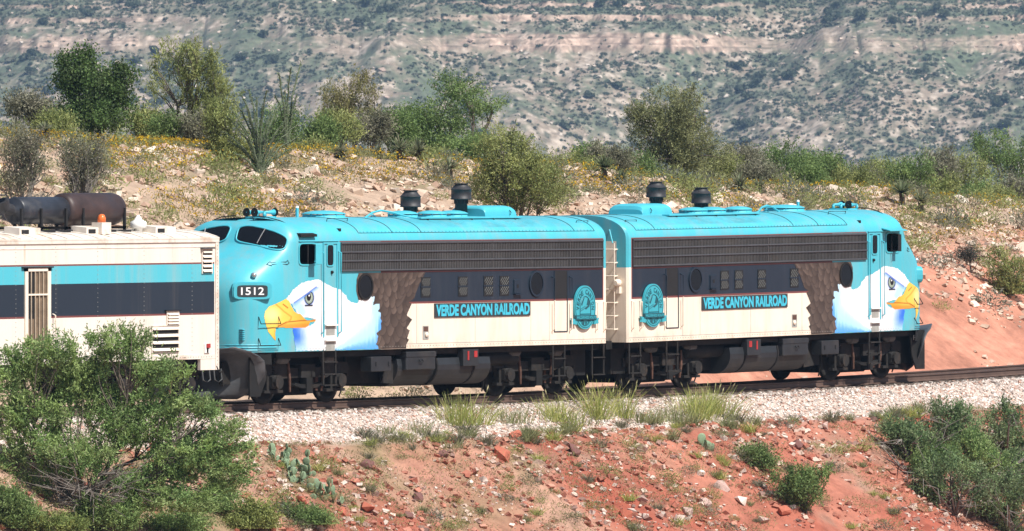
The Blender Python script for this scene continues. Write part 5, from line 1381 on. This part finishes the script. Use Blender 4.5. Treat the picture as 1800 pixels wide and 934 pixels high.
# --- yuccas
def yucca(px, py, r_px, label, seed, lo=9, hi=24, pale=True):
    rng = np.random.default_rng(seed)
    p0, s = on_ground(px, py, lo, hi)
    r = r_px / s
    root = tag(empty('yucca', p0.tolist()), label, 'yucca', None)
    h = r * rng.uniform(0.25, 0.9)
    part('trunk', [tube([(0, 0, -0.15), (0.02, 0, h * 0.5), (0, 0.02, h)], [0.10, 0.09, 0.07], 7)], M['wood'], root)
    n = 120
    d = rng.normal(size=(n, 3)); d[:, 2] = np.abs(d[:, 2]) * 0.9 - 0.25; d /= np.linalg.norm(d, axis=1)[:, None]
    L = r * (0.8 + 0.35 * rng.random(n))[:, None]
    c0 = np.array((0, 0, h)); S = np.cross(d, [0, 0, 1.0]); S /= np.linalg.norm(S, axis=1)[:, None] + 1e-6
    w = 0.026
    b0, b1, b2 = c0 + d * 0.03, c0 + d * L * 0.55, c0 + d * L - np.array((0, 0, 0.08)) * L
    V = np.stack([b0 - S * w, b0 + S * w, b1 + S * w, b1 - S * w, b2 + S * 0.004, b2 - S * 0.004], 1).reshape(-1, 3)
    i = np.arange(n)[:, None] * 6
    F = np.concatenate([i + [0, 1, 2, 3], i + [3, 2, 4, 5]])
    pal = [(0.24, 0.26, 0.15), (0.19, 0.22, 0.13), (0.28, 0.27, 0.17)] if pale else [(0.13, 0.16, 0.08), (0.16, 0.19, 0.10)]
    obj('leaf_rosette', mesh('leaf_rosette', V, F, M['leaf'], np.repeat(pick(rng, n, pal, 0.15), 6, 0)), root)
for k, a in enumerate(((702, 268, 30, 'pale yucca in front of the spreading mesquite'), (735, 270, 28, 'second pale yucca in front of the spreading mesquite'), (790, 322, 26, 'yucca on the slope left of the big olive bush'), (600, 282, 22, 'small yucca below the soft tufted tree'),
                       (1062, 318, 30, 'spiky yucca on the slope left of the rear roof hatch'), (1090, 322, 20, 'small yucca touching the spiky one left of the rear hatch'), (1585, 362, 32, 'yucca clump above the rear locomotive nose'), (1618, 372, 26, 'right hand yucca of the pair above the rear nose'),
                       (1300, 338, 28, 'pale yucca right of the rear stacks'), (1335, 342, 20, 'small pale yucca farther right of the rear stacks'), (30, 228, 26, 'leftmost yucca on the skyline'), (78, 226, 24, 'yucca on the skyline left of the juniper'), (665, 266, 18, 'tiny yucca by the flowers under the low green bush'))):
    yucca(*a, 80 + k, pale=k not in (4, 5, 6))

# --- prickly pears, every pad its own piece
def pad_mesh(mat):
    V, F = lathe([(0.02, -1.0), (0.55, -0.86), (0.86, -0.5), (1.0, 0.05), (0.88, 0.55), (0.55, 0.88), (0.05, 1.0)], (0, 0, 0), 'z', 12)
    V = np.array(V) * [1, 0.16, 1.15] * 0.5 + [0, 0, 0.5]
    return mesh('pad', V, F, mat, smooth=True)
PADS = [pad_mesh(M['pad']), pad_mesh(M['pad']), pad_mesh(M['pad_dry'])]
def prickly_pear(spots, label, seed, size=0.165):
    rng = np.random.default_rng(seed)
    root = None
    for (px, py, n) in spots:
        p0, s = on_ground(px, py, -2.7, -9)
        if root is None: root = tag(empty('prickly_pear', p0.tolist()), label, 'cactus'); org = p0
        q = p0 - org
        tops = [(q + rng.normal(size=3) * 0.10 * [1, 1, 0], 0)]
        for _ in range(n):
            b, lv = tops[rng.integers(0, len(tops))]
            o = obj('pad', PADS[int(rng.choice(3, p=[0.45, 0.43, 0.12]))], root)
            sz = size * rng.uniform(0.75, 1.15)
            tilt, yaw, roll = rng.normal() * 0.5, rng.uniform(0, 3.14), rng.normal() * 0.3
            o.location = (b + [0, 0, -0.02]).tolist(); o.rotation_euler = (roll, tilt, yaw); o.scale = (sz,) * 3
            R = o.rotation_euler.to_matrix()
            if lv < 3: tops.append((b + np.array(R @ Vector((rng.normal() * 0.25 * sz, 0, sz))), lv + 1))
            if rng.random() < 0.5: tops.append((q + rng.normal(size=3) * 0.20 * [1, 1, 0] + [0, 0, 0], 0))
prickly_pear([(492, 816, 16), (512, 826, 20), (530, 842, 26), (545, 860, 24), (560, 878, 24), (585, 886, 16), (476, 812, 10), (515, 850, 14)], 'sprawling prickly pear on the slope below the front locomotive nose', 90)
prickly_pear([(1245, 796, 7)], 'few padded prickly pear at the edge of the grass below the coupled ends', 91, 0.26)
prickly_pear([(1592, 778, 5)], 'pale prickly pear poking from the lower right thicket', 92, 0.26)

# --- grasses
def grass_arrays(rng, n, h, spread, heads=0.0, lean=0.35, pal=((0.34, 0.38, 0.12), (0.42, 0.42, 0.15), (0.24, 0.29, 0.09))):
    b = rng.normal(size=(n, 3)) * spread * [1, 1, 0]
    d = rng.normal(size=(n, 3)) * lean + b / max(spread, 1e-3) * 0.22; d[:, 2] = 1; d /= np.linalg.norm(d, axis=1)[:, None]
    L = (h * (0.45 + 0.6 * rng.random(n)))[:, None]
    S = np.cross(d, rng.normal(size=(n, 3))); S /= np.linalg.norm(S, axis=1)[:, None]
    w = 0.005 + 0.005 * rng.random((n, 1))
    sag = d * [1, 1, 0] * L * 0.25 - np.array((0, 0, 0.06)) * L
    p1, p2 = b + d * L * 0.55, b + d * L + sag
    V = np.stack([b - S * w, b + S * w, p1 + S * w * 0.8, p1 - S * w * 0.8, p2 + S * 0.002, p2 - S * 0.002], 1)
    c = np.repeat(pick(rng, n, pal, 0.15), 6, 0)
    i = np.arange(n)[:, None] * 6
    F = np.concatenate([i + [0, 1, 2, 3], i + [3, 2, 4, 5]])
    V = V.reshape(-1, 3)
    if heads:
        m = max(2, int(n * heads)); j = rng.choice(n, m)
        e = p2[j]; u = (d[j] + sag[j] / L[j]); S2 = S[j] * 0.016
        Vh = np.stack([e - u * 0.02 - S2 * 0.3, e + u * 0.07 - S2, e + u * 0.15, e + u * 0.07 + S2], 1).reshape(-1, 3)
        F = np.concatenate([F, np.arange(4 * m).reshape(-1, 4) + len(V)]); V = np.concatenate([V, Vh]); c = np.concatenate([c, np.repeat(pick(rng, m, [(0.5, 0.47, 0.27), (0.42, 0.42, 0.22)], 0.1), 4, 0)])
    return V, F, c

rng = np.random.default_rng(100)
FRESH = ((0.38, 0.43, 0.12), (0.48, 0.48, 0.17), (0.30, 0.36, 0.11))
DUSTY = ((0.27, 0.29, 0.14), (0.32, 0.32, 0.16), (0.22, 0.25, 0.12))
for k, (px, py, h, sp, n, hd, lab) in enumerate((
        (800, 752, 0.95, 0.20, 260, 0.10, 'tall seeding grass clump below the front fuel tank'),
        (832, 745, 0.75, 0.22, 200, 0.05, 'grass clump just right of the tall one below the fuel tank'),
        (895, 748, 0.55, 0.28, 240, 0.0, 'low dense grass clump between the fuel tank and rear truck'),
        (975, 742, 0.75, 0.24, 300, 0.03, 'bushy fresh grass clump below the front locomotive rear truck'),
        (1008, 745, 0.5, 0.26, 180, 0.0, 'low grass clump right of the bushy one'),
        (1052, 738, 1.1, 0.16, 240, 0.10, 'tallest seeding grass clump below the crest of the front locomotive'),
        (1094, 736, 1.0, 0.12, 150, 0.12, 'slim seeding grass clump below the gap between locomotives'),
        (1130, 742, 0.45, 0.26, 260, 0.0, 'low grey grass clump below the rear crest'),
        (1180, 742, 0.5, 0.26, 260, 0.0, 'low grass clump below the rear locomotive end door'),
        (1222, 735, 0.95, 0.24, 320, 0.08, 'broad seeding grass clump left of the rear fuel tank'),
        (1250, 728, 0.85, 0.22, 300, 0.08, 'broad bright grass clump below the rear fuel tank'),
        (1275, 732, 0.55, 0.24, 180, 0.0, 'grass clump at the right end of the row on the ballast'),
        (735, 760, 0.40, 0.20, 160, 0.0, 'small round grass clump left of the tall clump'),
        (675, 762, 0.30, 0.16, 110, 0.0, 'small grass clump at the ballast foot below the battery box'),
        (720, 780, 0.30, 0.16, 110, 0.0, 'second small grass clump below the battery box'),
        (790, 785, 0.30, 0.16, 110, 0.0, 'short grass clump under the tall seeding clump'))):
    p0, s = on_ground(px, py, -2.2, -8)
    t = tag(empty('grass_clump', p0.tolist()), lab, 'grass', 'grass clumps along the ballast')
    V, F, c = grass_arrays(rng, int(n * 0.85), h, sp * 1.15, hd, 0.26, FRESH if hd else DUSTY)
    obj('blades', mesh('blades', V, F, M['leaf'], c), t)

def tuft_protos(m, pals, n, h, sp, seed):
    rg = np.random.default_rng(seed)
    out = []
    for k in range(m):
        V, F, c = grass_arrays(rg, n, h, sp, 0.0, 0.5, pals[k % len(pals)])
        out.append(mesh('tuft', V, F, M['leaf'], c))
    return out
T1 = tuft_protos(6, [DUSTY, FRESH, GREY], 110, 0.28, 0.07, 101)
def shrub_protos(m, pals, seed):
    rg = np.random.default_rng(seed); out = []
    for k in range(m):
        n = 330
        d = rg.normal(size=(n, 3)); d[:, 2] = np.abs(d[:, 2]); d /= np.linalg.norm(d, axis=1)[:, None]
        P = d * (0.10 + 0.26 * rg.random((n, 1)) ** 0.6) * [1, 1, 0.85] + rg.normal(size=(n, 3)) * 0.03
        V, F = leaf_quads(P, d + 0.5 * rg.normal(size=(n, 3)), 0.07, 0.018, rg)
        out.append(mesh('tuft', V, F, M['leaf'], np.repeat(pick(rg, n, pals[k % len(pals)], 0.2), 4, 0)))
    return out
T2 = shrub_protos(8, [GREY, OLIVE, OLIVE, DUSTY, ((0.16, 0.18, 0.13), (0.19, 0.20, 0.16))], 102)

rng = np.random.default_rng(103)
for k in range(150):                                    # scattered over the front slope
    px = rng.uniform(470, 1580); v = rng.uniform(-7.2, -3.0)
    p, s = spot(px, v)
    if row_of(p, s) > 945: continue
    o = obj('grass_tuft', (T1 + T2)[int(rng.integers(0, 14))])
    o.location = p.tolist(); o.rotation_euler = (0, 0, rng.uniform(0, 6.28)); sc = rng.uniform(0.55, 1.15); o.scale = (sc, sc, sc * rng.uniform(0.8, 1.1))
    tag(o, 'small dusty grass tuft on the red slope below the track', 'grass', 'tufts on the red front slope')
for k in range(292):                                    # scattered over the bank behind
    px = rng.uniform(-40, 1840); v = rng.uniform(7.5, 18.0)
    p, s = spot(px, v)
    if px > 1640 and v < 8.5 and rng.random() < 0.7: continue
    o = obj('desert_shrub', T2[int(rng.integers(0, 8))])
    sc = rng.uniform(0.7, 2.1); o.location = p.tolist(); o.rotation_euler = (0, 0, rng.uniform(0, 6.28)); o.scale = (sc, sc, sc)
    tag(o, 'small grey green shrub on the stony bank behind the train', 'shrub', 'low shrubs on the bank behind the train')
for k in range(80):                                     # in the ditch, glimpsed under the frames
    px = rng.uniform(560, 1120); v = rng.uniform(3.0, 6.0)
    p, s = spot(px, v); o = obj('desert_shrub', T2[int(rng.integers(0, 8))]); sc = rng.uniform(0.8, 1.6)
    o.location = p.tolist(); o.scale = (sc, sc, sc)
    tag(o, 'low green weed in the ditch seen beneath the locomotives', 'shrub', 'weeds in the ditch behind the track')

for k in range(46):                                     # along the foot of the ballast
    p, s = spot(rng.uniform(620, 1640), rng.uniform(-3.2, -2.5))
    o = obj('grass_tuft', T1[int(rng.integers(0, 6))]); sc = rng.uniform(0.6, 1.5)
    o.location = p.tolist(); o.rotation_euler = (0, 0, rng.uniform(0, 6.28)); o.scale = (sc, sc, sc)
    tag(o, 'short grass tuft at the foot of the pale ballast', 'grass', 'tufts along the ballast foot')

# --- yellow flowers and fine growth nobody could count
def ground_cover():
    rg = np.random.default_rng(110)
    n = 3500
    px = rg.uniform(-60, 1860, n); v = rg.uniform(11.0, 21, n)
    X = np.empty(n); Y = np.empty(n)
    for i in range(n): X[i], Y[i] = at(px[i], v[i])
    keep = (fbm(X / 3.5, v / 3.0, 111, 3) > -0.05 + np.interp(v, [11, 14.5, 17], [0.50, 0.05, -0.22]))
    X, Y = X[keep], Y[keep]; Z = ground_z(X, Y); n = len(X)
    P = np.repeat(np.stack([X, Y, Z], 1), 26, 0)
    g = rg.normal(size=P.shape) * [0.20, 0.20, 0.05]
    P = P + g + [0, 0, 0.10]
    V, F = leaf_quads(P, rg.normal(size=P.shape) + [0, 0, 1.2], 0.11, 0.022, rg)
    c = np.repeat(pick(rg, len(P), [(0.22, 0.22, 0.08), (0.26, 0.25, 0.10), (0.18, 0.18, 0.08)], 0.2), 4, 0)
    tag(obj('green_ground_cover', mesh('green_ground_cover', V, F, M['leaf'], c)), 'low green growth under the yellow flowers on the rise', 'ground cover', kind='stuff')
    m = rg.random(n) < np.where(X < 42, 0.8, 0.35)
    Pf = np.repeat(np.stack([X[m], Y[m], Z[m]], 1), 11, 0); Pf = Pf + rg.normal(size=Pf.shape) * [0.20, 0.20, 0.035] + [0, 0, 0.22]
    V, F = leaf_quads(Pf, rg.normal(size=Pf.shape), 0.055, 0.05, rg)
    c = np.repeat(pick(rg, len(Pf), [(0.52, 0.33, 0.015), (0.60, 0.42, 0.02), (0.45, 0.27, 0.01)], 0.12), 4, 0)
    tag(obj('yellow_wildflowers', mesh('yellow_wildflowers', V, F, M['leaf'], c)), 'yellow wildflowers along the crest behind the train', 'flowers', kind='stuff')
    # thin weeds on the front slope
    n = 5200
    X = rg.uniform(-26, 40, n); v = rg.uniform(-8, -2.75, n); Y = v + yo(X)
    k = fbm(X / 2.0, v / 1.4, 120, 3) > np.interp(X, [-20, -4, 10, 40], [-0.8, -0.35, -0.05, 0.05])
    X, Y = X[k], Y[k]
    P = np.repeat(np.stack([X, Y, ground_z(X, Y)], 1), 22, 0); P = P + rg.normal(size=P.shape) * [0.16, 0.16, 0.03] + [0, 0, 0.06]
    V, F = leaf_quads(P, rg.normal(size=P.shape) + [0, 0, 0.8], 0.09, 0.016, rg)
    c = np.repeat(pick(rg, len(P), [(0.22, 0.22, 0.09), (0.29, 0.26, 0.12), (0.18, 0.19, 0.08), (0.34, 0.29, 0.16)], 0.2), 4, 0)
    tag(obj('thin_weeds', mesh('thin_weeds', V, F, M['leaf'], c)), 'thin dry weeds spread over the red front slope', 'weeds', kind='stuff')
ground_cover()

# ------------------------------------------------------------------ rocks
def scatter_stones():
    rg = np.random.default_rng(130)
    n = 30000
    X = rg.uniform(-15, 90, n); v = 4.6 + 15.5 * rg.random(n) ** 0.9; Y = v + yo(X)
    d = fbm(X / 3.0, v / 2.5, 131, 3)
    k = d > np.interp(v, [4.6, 8, 10, 16, 20], [0.25, 0.12, -0.42, -0.30, 0.0])
    X, Y, v = X[k], Y[k], v[k]
    s = 0.07 + 0.22 * rg.random(len(X)) ** 3.0
    P = np.stack([X, Y, ground_z(X, Y) + s * 0.1], 1)
    c = pick(rg, len(X), [(0.50, 0.37, 0.28), (0.56, 0.44, 0.35), (0.45, 0.31, 0.23), (0.60, 0.50, 0.41), (0.40, 0.27, 0.20)], 0.12)
    V, F, c = stones(P, s, c, rg)
    tag(obj('bank_stones', mesh('bank_stones', V, F, M['stone'], c)), 'pale rubble strewn over the bank behind the train', 'stones', kind='stuff')
    n = 19000
    X = rg.uniform(-22, 42, n); v = rg.uniform(-8.5, -2.6, n); Y = v + yo(X)
    k = fbm(X / 1.6, v / 2.6, 135, 3) > -0.2
    X, Y, v = X[k], Y[k], v[k]
    s = 0.035 + 0.17 * rg.random(len(X)) ** 3.2
    P = np.stack([X, Y, ground_z(X, Y) + s * 0.12], 1)
    c = pick(rg, len(X), [(0.52, 0.39, 0.32), (0.38, 0.16, 0.115), (0.32, 0.115, 0.08), (0.33, 0.13, 0.09), (0.29, 0.18, 0.15), (0.40, 0.20, 0.145), (0.56, 0.46, 0.40)], 0.15)
    V, F, c = stones(P, s, c, rg)
    tag(obj('slope_stones', mesh('slope_stones', V, F, M['stone'], c)), 'loose pale and red stones on the front slope', 'stones', kind='stuff')
scatter_stones()

def rock_mesh(seed, col, slab=0.6):
    rg = np.random.default_rng(seed)
    import bmesh
    bm = bmesh.new()
    p = rg.normal(size=(15, 3)); p /= np.linalg.norm(p, axis=1)[:, None]
    p = np.sign(p) * np.abs(p) ** 0.6 * [1, 0.75, slab]
    for q in p: bm.verts.new(q * 0.5)
    r = bmesh.ops.convex_hull(bm, input=bm.verts)
    bmesh.ops.delete(bm, geom=[e for e in r['geom_interior'] if isinstance(e, bmesh.types.BMVert)], context='VERTS')
    me = bpy.data.meshes.new('rock'); bm.to_mesh(me); bm.free()
    a = me.color_attributes.new('Col', 'FLOAT_COLOR', 'POINT')
    cc = np.ones((len(me.vertices), 4), np.float32); cc[:, :3] = col
    a.data.foreach_set('color', cc.ravel()); me.materials.append(M['stone'])
    return me
RED, PALE, PINKG, BRN = (0.40, 0.13, 0.085), (0.66, 0.58, 0.51), (0.44, 0.31, 0.27), (0.17, 0.085, 0.075)
for k, (px, py, w, col, lab) in enumerate((
        (882, 808, 42, RED, 'long red slab lying on the slope below the rear truck'), (905, 772, 22, RED, 'orange red rock just under the grass row'), (778, 806, 18, BRN, 'brown stone right of centre on the left slope'), (645, 826, 30, BRN, 'maroon rock right of the prickly pear'),
        (735, 880, 24, BRN, 'maroon slab on the lower slope below the battery box'), (532, 884, 28, RED, 'red rock under the prickly pear'), (600, 898, 24, RED, 'bright red rock right below the prickly pear'), (645, 900, 32, RED, 'wide red rock at the bottom left of the slope'),
        (718, 914, 18, BRN, 'dark brown rock near the bottom edge'), (676, 924, 14, PALE, 'pale stone near the bottom edge left of the dark rock'), (1126, 792, 26, PINKG, 'upright grey pink rock with a shadowed side'), (1008, 798, 34, BRN, 'flat brown slab on the slope below the front crest'),
        (1289, 748, 22, PALE, 'white boulder at the right end of the grass row'), (1272, 772, 16, PALE, 'white stone beside the few padded prickly pear'), (1232, 828, 18, PALE, 'round cream stone in the middle of the red slope'), (1270, 854, 32, PINKG, 'wide pinkish slab on the red slope'),
        (1302, 882, 22, PALE, 'bright white rock below the wide pinkish slab'), (1208, 898, 24, PINKG, 'grey pink rock on the lower red slope'), (1238, 886, 24, PINKG, 'pinkish block beside a red stone on the lower slope'), (1192, 920, 26, PINKG, 'pale grey rock at the bottom edge'),
        (1128, 884, 20, PINKG, 'small grey pink rock left on the lower slope'), (1100, 912, 24, RED, 'red wedge rock near the bottom edge'), (1045, 840, 16, RED, 'small round red rock amid tufts'), (1400, 790, 22, BRN, 'dark rock on the upper right of the red slope'),
        (1450, 752, 20, PINKG, 'pink flat rock below the ballast at right'), (1488, 808, 14, PALE, 'small white rock on the right of the red slope'), (1378, 910, 24, RED, 'red boulder left of the wispy shrub foot'), (1342, 912, 22, PINKG, 'pinkish rock left of the red boulder'),
        (1610, 862, 26, BRN, 'brown ledge rock at the thicket edge'), (1240, 868, 14, RED, 'small red stone next to the pinkish block'))):
    p, s = on_ground(px, py, -2.5, -9)
    o = obj('rock', rock_mesh(200 + k, col, 0.45 if w > 25 else 0.7))
    z = w / s * 1.15
    r2 = np.random.default_rng(300 + k)
    o.location = (p + [0, 0, z * 0.10]).tolist(); o.scale = (z, z, z); o.rotation_euler = (0.5 + r2.normal() * 0.2, r2.normal() * 0.25, float(TH + r2.normal() * 0.5))
    tag(o, lab, 'rock', 'rocks on the red front slope')
rg = np.random.default_rng(140)
RK = [rock_mesh(400 + k, PAL, 0.65) for k, PAL in enumerate([(0.58, 0.47, 0.38), (0.52, 0.40, 0.31), (0.64, 0.55, 0.46), (0.56, 0.43, 0.34)] * 2)]
for k in range(90):
    px = rg.uniform(180, 1800); p, s = spot(px, rg.uniform(8.5, 17))
    o = obj('rock', RK[k % 8]); z = rg.uniform(0.25, 0.62)
    o.location = (p + [0, 0, z * 0.1]).tolist(); o.scale = (z, z, z * rg.uniform(0.7, 1.1)); o.rotation_euler = (rg.normal() * 0.3, rg.normal() * 0.3, rg.uniform(0, 6.28))
    tag(o, 'pale tan boulder on the stony bank behind the train', 'rock', 'pale boulders on the bank')

# ------------------------------------------------------------------ dry air between here and the far slope
def haze():
    m = bpy.data.materials.new('thin_blue_haze'); m.use_nodes = True
    nt = m.node_tree
    nt.nodes.remove(nt.nodes['Principled BSDF'])
    v = nt.nodes.new('ShaderNodeVolumePrincipled')
    v.inputs['Color'].default_value = (0.42, 0.66, 1.0, 1)
    v.inputs['Density'].default_value = 0.000074
    v.inputs['Anisotropy'].default_value = 0.0
    nt.links.new(v.outputs[0], nt.nodes['Material Output'].inputs['Volume'])
    V, F = box(-4200, 6200, -4200, 6200, -180, 420)
    tag(obj('haze', mesh('haze', np.array(V), F, m)), 'thin bluish haze over the canyon', 'haze', kind='stuff')
haze()
